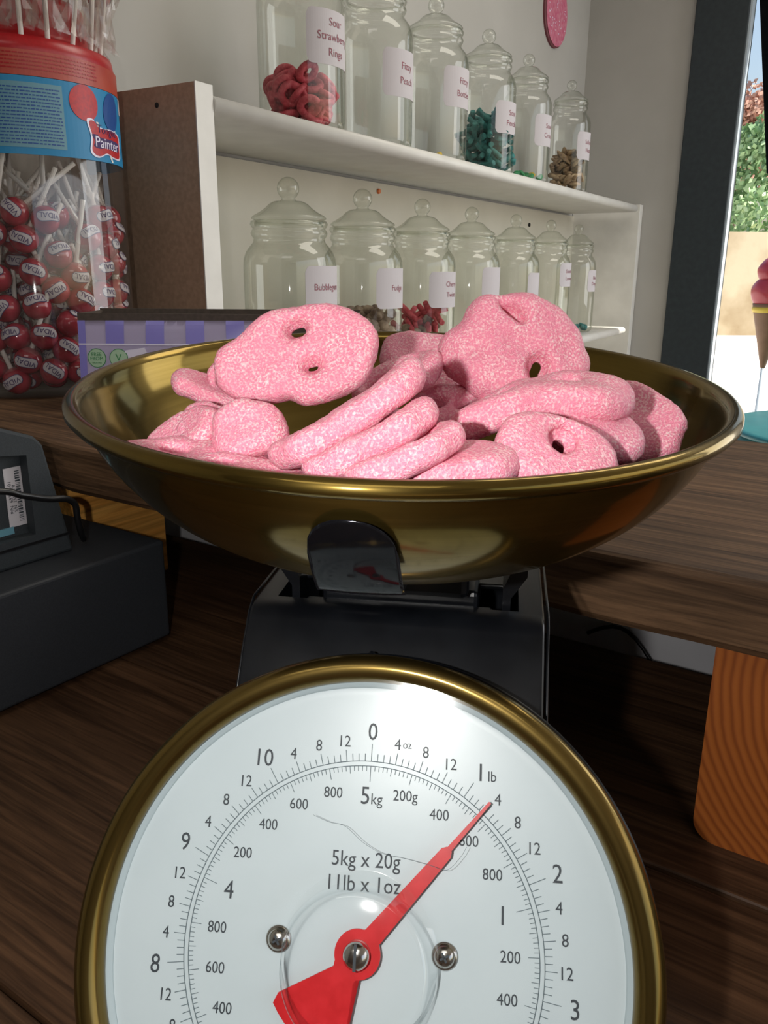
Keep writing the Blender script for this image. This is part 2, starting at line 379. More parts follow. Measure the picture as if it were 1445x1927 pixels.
# ------------------------------------------------------------------ the room
structure(box('floor', (-3.5, -2.2, -0.05), (5.5, 3.0, 0.0), M['floor'])).location = (0, 0, 0)
o = structure(box('wall_left', (-2.6, -N_WALL, 0), (S_END, -N_WALL + 0.12, 2.7), M['wall'])); o.matrix_world = SM
n0, n1 = 0.093 * K, 0.226 * K
o = structure(box('wall_back', (S_END, -n0, 0), (S_END + 0.14, -N_WALL + 0.12, 2.7), M['wall'])); o.matrix_world = SM
o = structure(box('wall_back', (S_END, -3.6, 0), (S_END + 0.14, -1.35, 2.7), M['wall'])); o.matrix_world = SM
o = structure(box('wall_back', (S_END, -1.35, 2.42), (S_END + 0.14, -n0, 2.7), M['wall'])); o.matrix_world = SM
o = structure(box('ceiling', (-2.6, -3.6, 2.7), (S_END + 0.14, -N_WALL + 0.12, 2.8), M['ceil'])); o.matrix_world = SM
o = structure(box('wall_front', (-2.72, -3.6, 0), (-2.6, -N_WALL + 0.12, 2.7), M['card'])); o.matrix_world = SM
dr = empty('door_1'); dr['kind'] = 'structure'
o = box('door_post', (S_END - 0.02, -n1, 0), (S_END + 0.10, -n0, 2.42), M['frame'], dr, 0.003); o.matrix_world = SM
o = box('door_seal', (S_END - 0.012, -n1 - 0.006, 0), (S_END + 0.04, -n1, 2.42), M['frameedge'], dr); o.matrix_world = SM
o = box('door_post', (S_END - 0.02, -1.35, 0), (S_END + 0.10, -1.23, 2.42), M['frame'], dr, 0.003); o.matrix_world = SM
o = box('door_head', (S_END - 0.02, -1.23, 2.30), (S_END + 0.10, -n1, 2.42), M['frame'], dr, 0.003); o.matrix_world = SM

# drape hanging beside the door opening
def drape():
    bm = bmesh.new(); rows = []
    for j in range(19):
        t = j / 18; z = 2.32 - t * 0.70; rows.append([])
        left = 0.203 + 0.092 * t; right = 0.62 - 0.10 * t
        for i in range(41):
            s = i / 40; n_ = (left + (right - left) * s) * K
            rows[-1].append(bm.verts.new(SP(S_END + 0.16 + 0.02 * math.sin(s * 34 + t), n_, z)))
    for A, B in zip(rows, rows[1:]):
        for i in range(40): bm.faces.new((A[i], A[i + 1], B[i + 1], B[i]))
    bmesh.ops.solidify(bm, geom=bm.faces[:], thickness=0.004)
    o = finish(bm, 'drape', M['cloth'], None, True)
    tag(o, 'black cloth drape hanging in the top right corner of the doorway', 'curtain')
drape()

# ------------------------------------------------------------------ outside
o = structure(box('ground', (-14, 2.9, -0.12), (30, 34, -0.06), M['pave']))
gw = structure(box('wall_garden', (-6, 18.0, -0.06), (26, 18.4, 2.05), M['stone']))
bm = bmesh.new()
def tree(name, x, y, z0, z1, rad, m, label, group=None, seed=1, base=0.0):
    r_ = random.Random(seed); t = empty(name, (x, y, base)); tag(t, label, 'tree', group)
    tb = tube_bm([(0, 0, -0.06), (0.05, 0, z0 * 0.5), (0, 0.05, z0 + 0.6)], 0.14, 10, taper=[1, 0.8, 0.5]); finish(tb, 'trunk', M['bark'], t, True)
    bm = bmesh.new(); zc = (z0 + z1) / 2; hz = (z1 - z0) / 2
    cl = [(Vector((r_.gauss(0, .5), r_.gauss(0, .4), r_.uniform(-.95, .95)))) for _ in range(34)]
    for c in cl:
        c = Vector((c.x * rad * 0.9, c.y * rad * 0.9, zc + c.z * hz)); cr = rad * r_.uniform(0.22, 0.38)
        for _ in range(150):
            d = Vector((r_.gauss(0, 1), r_.gauss(0, 1), r_.gauss(0, 1))).normalized() * cr * r_.uniform(0.7, 1.05)
            p = c + d; q = Vector((r_.gauss(0, 1), r_.gauss(0, 1), r_.gauss(0, .6))).normalized()
            a = q.orthogonal().normalized() * 0.085; b = q.cross(a).normalized() * 0.05
            f = bm.faces.new([bm.verts.new(p - a), bm.verts.new(p + b), bm.verts.new(p + a), bm.verts.new(p - b)])
    finish(bm, 'foliage', m, t)['kind'] = 'stuff'
    return t
tree('garden_tree', 8.1, 19.6, 1.3, 4.4, 1.3, M['leaf'], 'bushy green tree behind the garden wall, lit by the sun', seed=3)
tree('blossom_tree', 9.7, 24.5, 3.6, 6.0, 1.2, M['rust'], 'rust-red tree showing above the green tree outside', seed=9)
# teal table outside the door
tb = empty('round_table', (2.25, 3.75, 0)); tag(tb, 'teal round table standing outside the doorway', 'table')
lathe('table_top', [(0, 0.560), (0.60, 0.560), (0.615, 0.566), (0.62, 0.575), (0.612, 0.586), (0.59, 0.590), (0, 0.590)], M['tealpaint'], tb, 64)
lathe('table_drum', [(0, -0.05), (0.52, -0.05), (0.55, 0.0), (0.585, 0.30), (0.595, 0.56), (0, 0.56)], M['tealpaint'], tb, 24)
# ice-cream cone ornament
ic = empty('ice_cream_ornament', (2.005, 4.40, 0)); tag(ic, 'large raspberry-red ice-cream cone ornament outside the doorway', 'ornament')
def blob(r, z, sq=1.0, amp=0.06, seed=0):
    bm = bmesh.new(); bmesh.ops.create_icosphere(bm, subdivisions=4, radius=r)
    for v in bm.verts:
        v.co *= 1 + amp * noise.noise(v.co * (3 / r) * 0.6 + Vector((seed, 0, 0))); v.co.z = v.co.z * sq + z
    return bm
finish(blob(0.105, 1.185, 0.9, seed=1), 'scoop', M['scoop'], ic, True)
finish(blob(0.085, 1.290, 0.9, seed=4), 'scoop', M['scoop'], ic, True)
lathe('drip', [(0.085, 1.12), (0.092, 1.10), (0.086, 1.085), (0.078, 1.09)], M['yellowj'], ic, 24, closed=True)
lathe('cone', [(0, 0.80), (0.012, 0.80), (0.085, 1.10), (0.09, 1.13), (0.0, 1.13)], M['cone'], ic, 24)
lathe('stand', [(0, -0.05), (0.16, -0.05), (0.15, -0.03), (0.015, 0.0), (0.008, 0.82), (0, 0.82)], M['frameedge'], ic, 16)

# ------------------------------------------------------------------ lower counter of planks
ct = empty('counter'); ct.matrix_world = CM
tag(ct, 'dark stained plank counter under the weighing scale', 'counter')
edges = [0.657, 0.4035, 0.152, -0.10]
for i in range(3):
    bm = bmesh.new(); bmesh.ops.create_cube(bm, size=1.0)
    lo = (-1.05, edges[i + 1] + 0.0012, ZL - 0.034); hi = (0.9, edges[i] - 0.0012, ZL - 0.0005 * (i == 1))
    for v in bm.verts: v.co = Vector([lo[k] + (v.co[k] + 0.5) * (hi[k] - lo[k]) for k in range(3)])
    bmesh.ops.bevel(bm, geom=bm.edges[:], offset=0.0025, segments=3, profile=0.5, affect='EDGES')
    off = i * 0.37
    o = finish(bm, 'plank', M['counter'], ct)
    o.data.transform(Matrix.Translation((-off, 0, 0))); o.location = (off, 0, 0)
box('counter_cabinet', (-1.03, -0.08, 0.0), (0.85, 0.64, ZL - 0.035), M['card'], ct)
o = structure(box('wall_low', (-1.07, 0.80, 0), (1.1, 0.825, 1.107), M['panel'])); o.matrix_world = CM

# raised wooden slab with a worn wavy front edge
def slab():
    bm = bmesh.new(); n = 120; cols = []
    for i in range(n + 1):
        x = -1.075 + 2.175 * i / n
        f = 0.424 + 0.0035 * noise.noise(Vector((x * 4, 0, 0))) + 0.0012 * noise.noise(Vector((x * 19, 3, 0)))
        f += 0.022 * max(0, min(1, (-0.62 - x) / 0.18))
        rd = 0.004 + 0.0025 * noise.noise(Vector((x * 9, 5, 0)))
        z1, z0 = ZU, ZU - 0.042; bk = 0.795
        pr = [(f + rd, z1), (f + rd * 0.35, z1 - rd * 0.3), (f, z1 - rd), (f + 0.001, z0 + 0.005), (f + 0.005, z0), (bk, z0), (bk, z1)]
        # extra points on the long flats keep the grain coordinates even
        cols.append([bm.verts.new((x, y, z)) for y, z in pr])
    m = len(cols[0])
    for A, B in zip(cols, cols[1:]):
        for k in range(m): bm.faces.new((A[k], A[(k + 1) % m], B[(k + 1) % m], B[k]))
    bm.faces.new(cols[0]); bm.faces.new(cols[-1][::-1]); bmesh.ops.recalc_face_normals(bm, faces=bm.faces[:])
    o = finish(bm, 'raised_shelf', M['slab']); o.matrix_world = CM
    tag(o, 'thick dark wooden board with worn rounded edge, raised behind the brass bowl', 'shelf')
slab()
def block(name, x0, x1, y0, y1, m, label, rc):
    bm = bmesh.new(); poly = []
    z0, z1 = ZL, ZU - 0.042
    for (cx, cz, a0) in ((x0 + rc, z0 + rc, PI), (x1 - rc, z0 + rc, 1.5 * PI)):
        for k in range(7): a = a0 + k / 6 * PI / 2; poly.append((cx + rc * math.cos(a), cz + rc * math.sin(a)))
    poly += [(x1, z1), (x0, z1)]
    bm = prism_bm(poly, 0, y1 - y0)
    for v in bm.verts: v.co = Vector((v.co.x, v.co.z, v.co.y))
    bmesh.ops.recalc_face_normals(bm, faces=bm.faces[:])
    o = finish(bm, name, m); o.matrix_world = CM @ Matrix.Translation((0, y0, 0)); tag(o, label, 'block')
block('support_block', -0.078, 0.085, 0.4405, 0.60, M['pine'], 'orange-stained pine block with end grain rings, holding up the board at right', 0.013)
block('support_block', -0.80, -0.668, 0.4555, 0.568, M['pinelight'], 'golden pine block under the board behind the till', 0.004)
# cable behind the counter
pts = [CM @ Vector((-0.27 + 0.2 * t, 0.792 + 0.004 * math.sin(9 * t), 0.925 + 0.022 * math.sin(t * 8.5) - 0.05 * t)) for t in [i / 24 for i in range(25)]]
tag(finish(tube_bm(pts, 0.0022), 'loose_cable', M['cable'], None, True), 'thin black cable looping on the grey panel behind the counter', 'cable')

# ------------------------------------------------------------------ till drawer and printer
t_ = empty('cash_drawer'); t_.matrix_world = CM; tag(t_, 'charcoal metal cash drawer on the counter at left', 'till')
ZT = 1.0735
box('casing', (-0.98, 0.02, ZL + 0.004), (-0.533, 0.451, ZT), M['till'], t_, 0.003, 3)
for x, y in ((-0.56, 0.05), (-0.56, 0.42), (-0.95, 0.05), (-0.95, 0.42)):
    o = lathe('foot', [(0, 0), (0.01, 0), (0.01, 0.006), (0, 0.006)], M['cable'], t_, 16); o.location = (x, y, ZL)
pr = empty('receipt_printer'); pr.matrix_world = CM; tag(pr, 'charcoal receipt printer with sloping sides standing on the cash drawer', 'printer')
def printer():
    poly = [(0.14, 1.0738), (0.390, 1.0738), (0.3865, 1.092), (0.3725, 1.166), (0.366, 1.1735), (0.339, 1.184), (0.14, 1.250)]
    bm = prism_bm(poly, -0.76, -0.573)
    for v in bm.verts: v.co = Vector((v.co.z, v.co.x, v.co.y))
    bmesh.ops.recalc_face_normals(bm, faces=bm.faces[:])
    bmesh.ops.bevel(bm, geom=bm.edges[:], offset=0.0025, segments=2, profile=0.5, affect='EDGES')
    cut = bmesh.new(); bmesh.ops.create_cube(cut, size=1.0)
    for v in cut.verts: v.co = Vector((-0.573 + v.co.x * 0.02, 0.255 + v.co.y * 0.205, 1.127 + v.co.z * 0.062))
    for v in cut.verts:
        if v.co.z > 1.127 and v.co.y > 0.255: v.co.z += 0.002
        if v.co.z > 1.127 and v.co.y < 0.255: v.co.z += 0.03
    o = finish(bm, 'casing', M['till2'], pr); c = finish(cut, 'cutter', M['till2'], pr)
    md = o.modifiers.new('b', 'BOOLEAN'); md.object = c; md.operation = 'DIFFERENCE'; md.solver = 'EXACT'
    bpy.context.view_layer.update(); me = evaluated(o, 'casing'); o.modifiers.clear(); o.data = me
    bpy.data.objects.remove(c)
    box('base_lip', (-0.758, 0.142, 1.0885), (-0.5722, 0.3872, 1.0905), M['cable'], pr)
    # rating label in the recess, with its print
    sx = -0.5825
    L = box('rating_label', (sx - 0.0004, 0.3425, 1.1035), (sx, 0.3572, 1.1505), M['paper'], pr)
    R90 = Matrix(((0, 0, 1, sx + 0.0002), (0, 1, 0, 0.0), (1, 0, 0, 0.0), (0, 0, 0, 1)))
    def lt(s, y, z, sz):   # lettering turned a quarter, reading upward
        me = text_mesh(s, sz).copy()
        for v in me.vertices: v.co = Vector((sx + 0.0002 + v.co.z, y - v.co.y, z + v.co.x))
        me.flip_normals(); link('lettering', me, M['ink'], L)
    lt('P/N  633-72-01', 0.3460, 1.127, 0.0042); lt('S/N  23086078', 0.3492, 1.126, 0.0036)
    bm = bmesh.new(); r_ = random.Random(4); z = 1.107
    while z < 1.147:
        wd = r_.choice((0.0004, 0.0008, 0.0013))
        if not 1.125 < z < 1.128:
            vs = [bm.verts.new((sx + 0.0002, y, zz)) for y, zz in ((0.3512, z), (0.3552, z), (0.3552, z + wd), (0.3512, z + wd))]; bm.faces.new(vs)
        z += wd + r_.choice((0.0005, 0.0009))
    finish(bm, 'barcode', M['ink'], L)['kind'] = 'stuff'
    box('status_panel', (-0.5845, 0.28, 1.0985), (-0.5815, 0.345, 1.104), M['paleblue'], pr)
printer()
pts = [(-0.575, 0.27, 1.150), (-0.566, 0.328, 1.139), (-0.564, 0.344, 1.1325), (-0.565, 0.366, 1.1245), (-0.566, 0.383, 1.1205), (-0.566, 0.3905, 1.114), (-0.567, 0.392, 1.104), (-0.570, 0.396, 1.088), (-0.58, 0.405, 1.078)]
def smooth_pts(p, n=6):
    p = [Vector(q) for q in p]; out = []
    for i in range(len(p) - 1):
        a, b, c, d = p[max(i - 1, 0)], p[i], p[i + 1], p[min(i + 2, len(p) - 1)]
        for k in range(n):
            t = k / n; out.append(0.5 * ((2 * b) + (c - a) * t + (2 * a - 5 * b + 4 * c - d) * t * t + (-a + 3 * b - 3 * c + d) * t ** 3))
    out.append(p[-1]); return out
o = finish(tube_bm([CM @ q for q in smooth_pts(pts)], 0.0027, 10), 'power_cable', M['cable'], None, True)
tag(o, 'glossy black cable running across the printer label and over its back edge', 'cable')

# ------------------------------------------------------------------ weighing scale
C0 = Vector((-0.00782524, 0.23211613, 1.06967228))
DX = Vector((0.98829178, -0.15021941, 0.02671102)); DN = Vector((-0.14155869, -0.83745282, 0.52785785)); DY = DN.cross(DX).normalized(); DX = DY.cross(DN).normalized(); DN.normalize()
DM = Matrix(((DX.x, DY.x, DN.x, C0.x), (DX.y, DY.y, DN.y, C0.y), (DX.z, DY.z, DN.z, C0.z), (0, 0, 0, 1)))
XB = Vector((0.9888, -0.149, 0)).normalized(); YB = Vector((-XB.y, XB.x, 0))
BM = Matrix(((XB.x, YB.x, 0, C0.x), (XB.y, YB.y, 0, C0.y), (0, 0, 1, ZL), (0, 0, 0, 1)))
sc = empty('weighing_scale'); sc.matrix_world = BM
tag(sc, 'black mechanical weighing scale with brass-rimmed white dial on the counter', 'scale')
D2B = BM.inverted() @ DM
def dial_obj(name, bm_or_me, m, parent, smooth=False):
    if isinstance(bm_or_me, bmesh.types.BMesh): o = finish(bm_or_me, name, m, parent, smooth)
    else: o = link(name, bm_or_me, m, parent)
    o.matrix_basis = D2B.copy() if parent is sc else Matrix.Identity(4)
    return o
def scale_body():
    # side profile in (y, z) of the scale frame
    def fp(up, n_): v = D2B @ Vector((0, up, n_)); return (v.y, v.z)
    f0 = fp(-0.078, -0.020); f1 = fp(0.108, -0.020)
    top = 0.182
    poly = [(f0[0], 0.004), f0, f1]
    # rounded crease to the flat top
    cx_, cz_ = 0.086, top - 0.012
    for k in range(6):
        a = math.radians(148 - k / 5 * 58); poly.append((0.0915 + 0.014 * math.cos(a), top - 0.014 + 0.014 * math.sin(a)))
    poly += [(0.150, top), (0.158, top - 0.006), (0.176, 0.09), (0.180, 0.004)]
    bm = prism_bm(poly, -0.0655, 0.0645)
    for v in bm.verts:
        v.co = Vector((v.co.z, v.co.x, v.co.y))
        if v.co.z > top - 0.02: v.co.x *= 0.955
    bmesh.ops.recalc_face_normals(bm, faces=bm.faces[:])
    side = [e for e in bm.edges if all(abs(abs(v.co.x) - 0.0625) < 0.0035 for v in e.verts) and e.verts[0].co.x * e.verts[1].co.x > 0]
    bmesh.ops.bevel(bm, geom=side, offset=0.0016, segments=3, profile=0.5, affect='EDGES')
    o = finish(bm, 'housing', M['black'], sc)
    cut = bmesh.new(); bmesh.ops.create_cube(cut, size=1.0)
    for v in cut.verts: v.co = Vector((v.co.x * 0.104 - 0.001, 0.1195 + v.co.y * 0.050, top + v.co.z * 0.07))
    c = finish(cut, 'cutter', M['black'], sc)
    md = o.modifiers.new('b', 'BOOLEAN'); md.object = c; md.operation = 'DIFFERENCE'; md.solver = 'EXACT'
    bpy.context.view_layer.update(); me = evaluated(o, 'housing'); o.modifiers.clear(); o.data = me; bpy.data.objects.remove(c)
    me.polygons.foreach_set('use_smooth', [True] * len(me.polygons)); me.set_sharp_from_angle(angle=math.radians(26))
    # side lips, the folded steel edges
    for s in (-1, 1):
        pts = [Vector((s * (0.0665 if z < top - 0.02 else 0.0630), y, z)) for y, z in ((f0[0] + 0.001, f0[1]), (f1[0] + 0.001, f1[1] - 0.004), (0.0850, top - 0.0035), (0.092, top + 0.0005), (0.150, top + 0.0005))]
        finish(tube_bm(pts, 0.0006, 8), 'side_lip', M['black'], sc, True)
    # weighing platform and its arms
    box('platform', (-0.034, 0.098, top - 0.012), (0.034, 0.140, top + 0.006), M['black'], sc, 0.002)
    box('platform_lip', (-0.041, 0.094, top - 0.013), (0.040, 0.100, top - 0.001), M['black'], sc, 0.001)
    box('platform_plate', (-0.048, 0.112, top + 0.002), (0.047, 0.138, top + 0.0045), M['black'], sc, 0.0008)
    for s in (-1, 1):
        bm = prism_bm([(0.044, -0.03), (0.0475, -0.03), (0.0475, 0.004), (0.054, 0.014), (0.054, 0.024), (0.0505, 0.024), (0.044, 0.008)], 0.098, 0.135)
        for v in bm.verts: v.co = Vector((s * v.co.x, v.co.z, top + v.co.y))
        bmesh.ops.recalc_face_normals(bm, faces=bm.faces[:])
        finish(bm, 'support_arm', M['black'], sc)
    box('bowl_seat', (-0.030, 0.088, top + 0.006), (0.030, 0.134, top + 0.0298), M['black'], sc, 0.003)
    
    # front clip holding the bowl
    bm = bmesh.new(); cols = []; hw = 0.0135
    nx, nz = 24, 18
    for i in range(nx + 1):
        u = -1 + 2 * i / nx; x = u * hw; ztop = 0.0165 + 0.0135 * math.sqrt(max(0, 1 - abs(u) ** 2.3)); col = []
        for j in range(nz + 1):
            t = j / nz; z = ztop * t
            y = -0.0215 * (z / 0.030) ** 0.8 + 0.0016 * u * u
            col.append(bm.verts.new((x * (1 - 0.02 * t), y, z)))
        cols.append(col)
    for A, B in zip(cols, cols[1:]):
        for j in range(nz): bm.faces.new((A[j], B[j], B[j + 1], A[j + 1]))
    bmesh.ops.solidify(bm, geom=bm.faces[:], thickness=0.0016)
    bmesh.ops.recalc_face_normals(bm, faces=bm.faces[:])
    o = finish(bm, 'bowl_clip', M['plastic'], sc, True); o.location = (0.0012, -0.0022, top + 0.0436)
    o['label'] = 'glossy black front clip'
    cl = o
    bm = prism_bm([(0.0020, 0.0425), (0.0030, 0.0445), (0.045, 0.0295), (0.104, 0.0245), (0.104, 0.0225), (0.044, 0.0270)], -0.009, 0.009)
    for v in bm.verts: v.co = Vector((v.co.z, v.co.x, top + v.co.y))
    bmesh.ops.recalc_face_normals(bm, faces=bm.faces[:]); finish(bm, 'clip_arm', M['black'], sc)
    lathe('housing_screw', [(0, 0), (0.0014, 0), (0.0014, 0.0012), (0, 0.0016)], M['black'], sc, 12).matrix_basis = D2B @ Matrix.Translation((-0.0045, 0.1045, -0.0135))
    # dial -----------------------------------------------------------
    pl = lathe('dial_plate', [(0, -0.004), (0.098, -0.004), (0.098, 0.004), (0.0972, 0.0045), (0.0912, 0.0002), (0.0905, 0.0), (0.088, 0.0), (0, 0.0)], M['dial'], sc, 128)
    pl.matrix_basis = D2B.copy()
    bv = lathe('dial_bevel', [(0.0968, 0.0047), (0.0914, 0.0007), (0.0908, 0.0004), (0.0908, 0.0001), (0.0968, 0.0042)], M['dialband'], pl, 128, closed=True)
    prof = []
    for k in range(17):
        a = PI * (1.12 - 1.24 * k / 16); prof.append((0.0978 + 0.0052 * math.cos(a), 0.0040 + 0.0062 * math.sin(a)))
    prof += [(0.1035, -0.008), (0.1030, -0.022), (0.0985, -0.022), (0.0985, -0.001)]
    bz = lathe('bezel', prof, M['brassrim'], sc, 160, closed=True); bz.matrix_basis = D2B.copy(); bz['label'] = 'brass dial rim'
    dr_ = lathe('dial_drum', [(0, -0.021), (0.1038, -0.021), (0.1045, -0.010), (0.1045, -0.0065), (0.1025, -0.0062), (0, -0.0062)], M['black'], sc, 96); dr_.matrix_basis = D2B.copy()
    cv = lathe('dial_cover', [(0.0955, 0.0058 + 0.22 * 0.0955 ** 2), (0.088, 0.0058 + 0.22 * 0.088 ** 2), (0.075, 0.0058 + 0.22 * 0.075 ** 2), (0.060, 0.0058 + 0.22 * 0.060 ** 2), (0.045, 0.0058 + 0.22 * 0.045 ** 2), (0.030, 0.0060), (0.0278, 0.0060), (0.0275, 0.0060), (0.0273, 0.0062), (0.0272, 0.0066), (0.0252, 0.0150), (0.0250, 0.0160), (0.0244, 0.0168), (0.0235, 0.0172), (0.012, 0.0176), (0, 0.0177)], M['lens'], sc, 96)
    cv.matrix_basis = D2B @ Matrix.Translation((0.0008, 0, 0)); cv['label'] = 'clear cover with raised hub dome'
    me = cv.data; me.materials.append(M['dome'])
    for p in me.polygons:
        rr = math.hypot(p.center.x, p.center.y)
        if 0.0225 < rr < 0.0275: p.material_index = 1
    for v in me.vertices:
        if math.hypot(v.co.x, v.co.y) < 0.02725: v.co.y -= 0.0030
    # rings and graduations
    for nm, r in (('outer_ring', 0.0641), ('inner_ring', 0.0624)):
        lathe(nm, [(r - 0.00014, 0.00005), (r + 0.00014, 0.00005), (r + 0.00014, 0.00022), (r - 0.00014, 0.00022)], M['tick'], pl, 160, closed=True)
    tw = 0.00013
    def tick(bm, a, r0_, r1_, w_=tw):
        d = Vector((math.sin(a), math.cos(a), 0)); p = Vector((d.y, -d.x, 0)) * w_; z = Vector((0, 0, 0.0002))
        bm.faces.new([bm.verts.new(q + z) for q in (d * r0_ - p, d * r1_ - p, d * r1_ + p, d * r0_ + p)][::-1])
    bm = bmesh.new()
    for i in range(176):
        L_ = 0.0703 if i % 16 == 0 else 0.0683 if i % 4 == 0 else 0.0668
        tick(bm, 2 * PI * i / 176, 0.0641, L_, tw * 1.0)
    finish(bm, 'pound_graduations', M['tick'], pl)['kind'] = 'stuff'
    bm = bmesh.new()
    for i in range(250):
        L_ = 0.0569 if i % 50 == 0 else 0.0585 if i % 10 == 0 else 0.0597 if i % 5 == 0 else 0.0606
        tick(bm, 2 * PI * i / 250, L_, 0.0624, tw * 0.9)
    finish(bm, 'gram_graduations', M['tick'], pl)['kind'] = 'stuff'
    tilt = Matrix.Rotation(math.radians(0.8), 4, 'Z')
    def num(s, r, ang, size, dx=0.0, dy=0.0, wd=0.88):
        a = math.radians(ang)
        lettering('numeral', s, size, M['ink'], Matrix.Translation((r * math.sin(a) + dx, r * math.cos(a) + dy, 0.0002)) @ tilt, pl, wd)
    for i in range(11):
        base = i * 360 / 11
        num(str(i), 0.0748, base, 0.0088)
        for q, s in enumerate(('4', '8', '12')):
            num(s, 0.0715, base + (q + 1) * 90 / 11, 0.0058, dx=-0.0006 if (i == 0 and q == 0) else 0)
            if i == 0 and q == 0: num('oz', 0.0715, base + 90 / 11, 0.0040, dx=0.0030, dy=-0.0004)
        if i == 1: num('lb', 0.0748, base, 0.0052, dx=0.0042, dy=-0.0012)
    for i in range(5):
        base = i * 72
        num('5' if i == 0 else str(i), 0.0520, base, 0.0088, dx=-0.0014 if i == 0 else 0)
        if i == 0: num('kg', 0.0520, 0, 0.0056, dx=0.0030, dy=-0.0016)
        for q, s in enumerate(('200', '400', '600', '800')):
            num(s + ('g' if i == 0 and q == 0 else ''), 0.0540 if i in (0, 4) else 0.0525, base + (q + 1) * 14.4, 0.0054)
    num('5kg x 20g', 0.0294, 0.8, 0.0074); num('11lb x 1oz', 0.0220, 1.0, 0.0074)
    # pointer
    th = math.radians(39.8); dv = Vector((math.sin(th), math.cos(th))); pv = Vector((dv.y, -dv.x))
    poly = []
    def pt(al, ac): q = dv * al + pv * ac; return (q.x, q.y)
    hubr = 0.0081
    poly += [pt(0.0075, 0.0034), pt(0.0458, 0.0022), pt(0.0474, 0.0012), pt(0.0474, -0.0012), pt(0.0458, -0.0022), pt(0.0075, -0.0034)]
    def pol(r, deg): return (r * math.sin(math.radians(deg)), r * math.cos(math.radians(deg)))
    for d_ in range(10, -116, -9): poly.append(pol(hubr, d_))
    poly += [pol(0.0092, -118.3), pol(0.0305, -118.3)]
    for d_ in range(-122, -175, -6): poly.append(pol(0.0335, d_))
    poly += [pol(0.0310, -175), pol(0.0092, -174.5)]
    for d_ in range(-180, -292, -9): poly.append(pol(hubr, d_))
    bm = prism_bm(poly, 0.0030, 0.0040); bmesh.ops.triangulate(bm, faces=[f for f in bm.faces if len(f.verts) > 4])
    bmesh.ops.recalc_face_normals(bm, faces=bm.faces[:])
    hair = smooth_pts([(-0.0190, 0.0445, 0), (-0.0130, 0.0425, 0), (-0.0070, 0.0415, 0), (0.0000, 0.0365, 0), (0.0070, 0.0335, 0), (0.0150, 0.0325, 0), (0.0240, 0.0310, 0), (0.0300, 0.0300, 0), (0.0345, 0.0345, 0), (0.0365, 0.0380, 0)], 6)
    hb_ = tube_bm([(q.x, q.y, 0.0058 + 0.22 * (q.x ** 2 + q.y ** 2) + 0.0001) for q in hair], 0.00007, 5)
    dial_obj('scratch', hb_, M['tick'], sc)
    nd = dial_obj('pointer', bm, M['red'], sc)
    tip = bmesh.new(); q = [pt(0.046, 0.0010), pt(0.0690, 0.0005), pt(0.0690, -0.0005), pt(0.046, -0.0010)]
    finish(prism_bm(q, 0.0031, 0.0038, tip), 'pointer_tip', M['red'], nd)
    hb = lathe('hub_nut', [(0, 0.0), (0.0048, 0.0), (0.0048, 0.0024), (0.0044, 0.0036), (0.0034, 0.0046), (0.0018, 0.0052), (0, 0.0054)], M['chrome'], nd, 32); hb.location = (0, 0, 0.0038)
    box('hub_slot', (-0.0005, -0.0042, 0.0035), (0.0005, 0.0042, 0.0056), M['ink'], hb)
    for x in (-0.0292, 0.0300):
        s_ = lathe('dial_screw', [(0, 0), (0.0045, 0), (0.0046, 0.0006), (0.0042, 0.0009), (0.0038, 0.0010), (0.0034, 0.0019), (0.0022, 0.0027), (0.0010, 0.0030), (0, 0.0031)], M['chrome'], pl, 28)
        s_.location = (x, 0.0016, 0.0002)
        bm = bmesh.new()
        for r_ in (0, 1):
            c_ = bmesh.ops.create_cube(bm, size=1.0)['verts']
            for v in c_:
                v.co = Vector((v.co.x * (0.0034 if r_ == 0 else 0.0007), v.co.y * (0.0007 if r_ == 0 else 0.0034), 0.0027 + v.co.z * 0.0009))
        o = finish(bm, 'cross_slot', M['ink'], s_); o.rotation_euler = (0, 0, 0.5)
        o['kind'] = 'stuff'
scale_body()

# ------------------------------------------------------------------ brass bowl
BC = Vector((0.00658, 0.32715, 1.2543)); bn = Vector((0.008, -0.078, 0.9969)).normalized()
bx = Vector((1, 0, -0.008)).normalized(); by = bn.cross(bx).normalized()
BW = Matrix(((bx.x, by.x, bn.x, BC.x), (bx.y, by.y, bn.y, BC.y), (bx.z, by.z, bn.z, BC.z), (0, 0, 0, 1)))
def bowl():
    H = 0.0615; out = []; inn = []
    S = [1 - (i / 28) ** 2 for i in range(29)]          # 1 = bottom
    def rad(s): return 0.121 * (1 - s ** 1.5) ** (1 / 2.8) if s < 1 else 0.0
    for s in S: out.append((rad(s), -H * s))
    for r, z in out[::-1]: inn.append((max(r - 0.0012, 0), z + 0.0013 if r < 0.1 else z + 0.0002))
    k = [(0.1230, 0.0012)]
    lip = [(0.1215, -0.0010), (0.1232, -0.0024), (0.1252, -0.0022), (0.1266, -0.0004), (0.1264, 0.0016), (0.1250, 0.0030), (0.1230, 0.0032), (0.1212, 0.0022)]
    o = lathe('brass_bowl', out + lip + inn, M['brass'], None, 160)
    o.matrix_world = BW
    tag(o, 'antique brass scale bowl filled with pink sweets', 'bowl')
bowl()

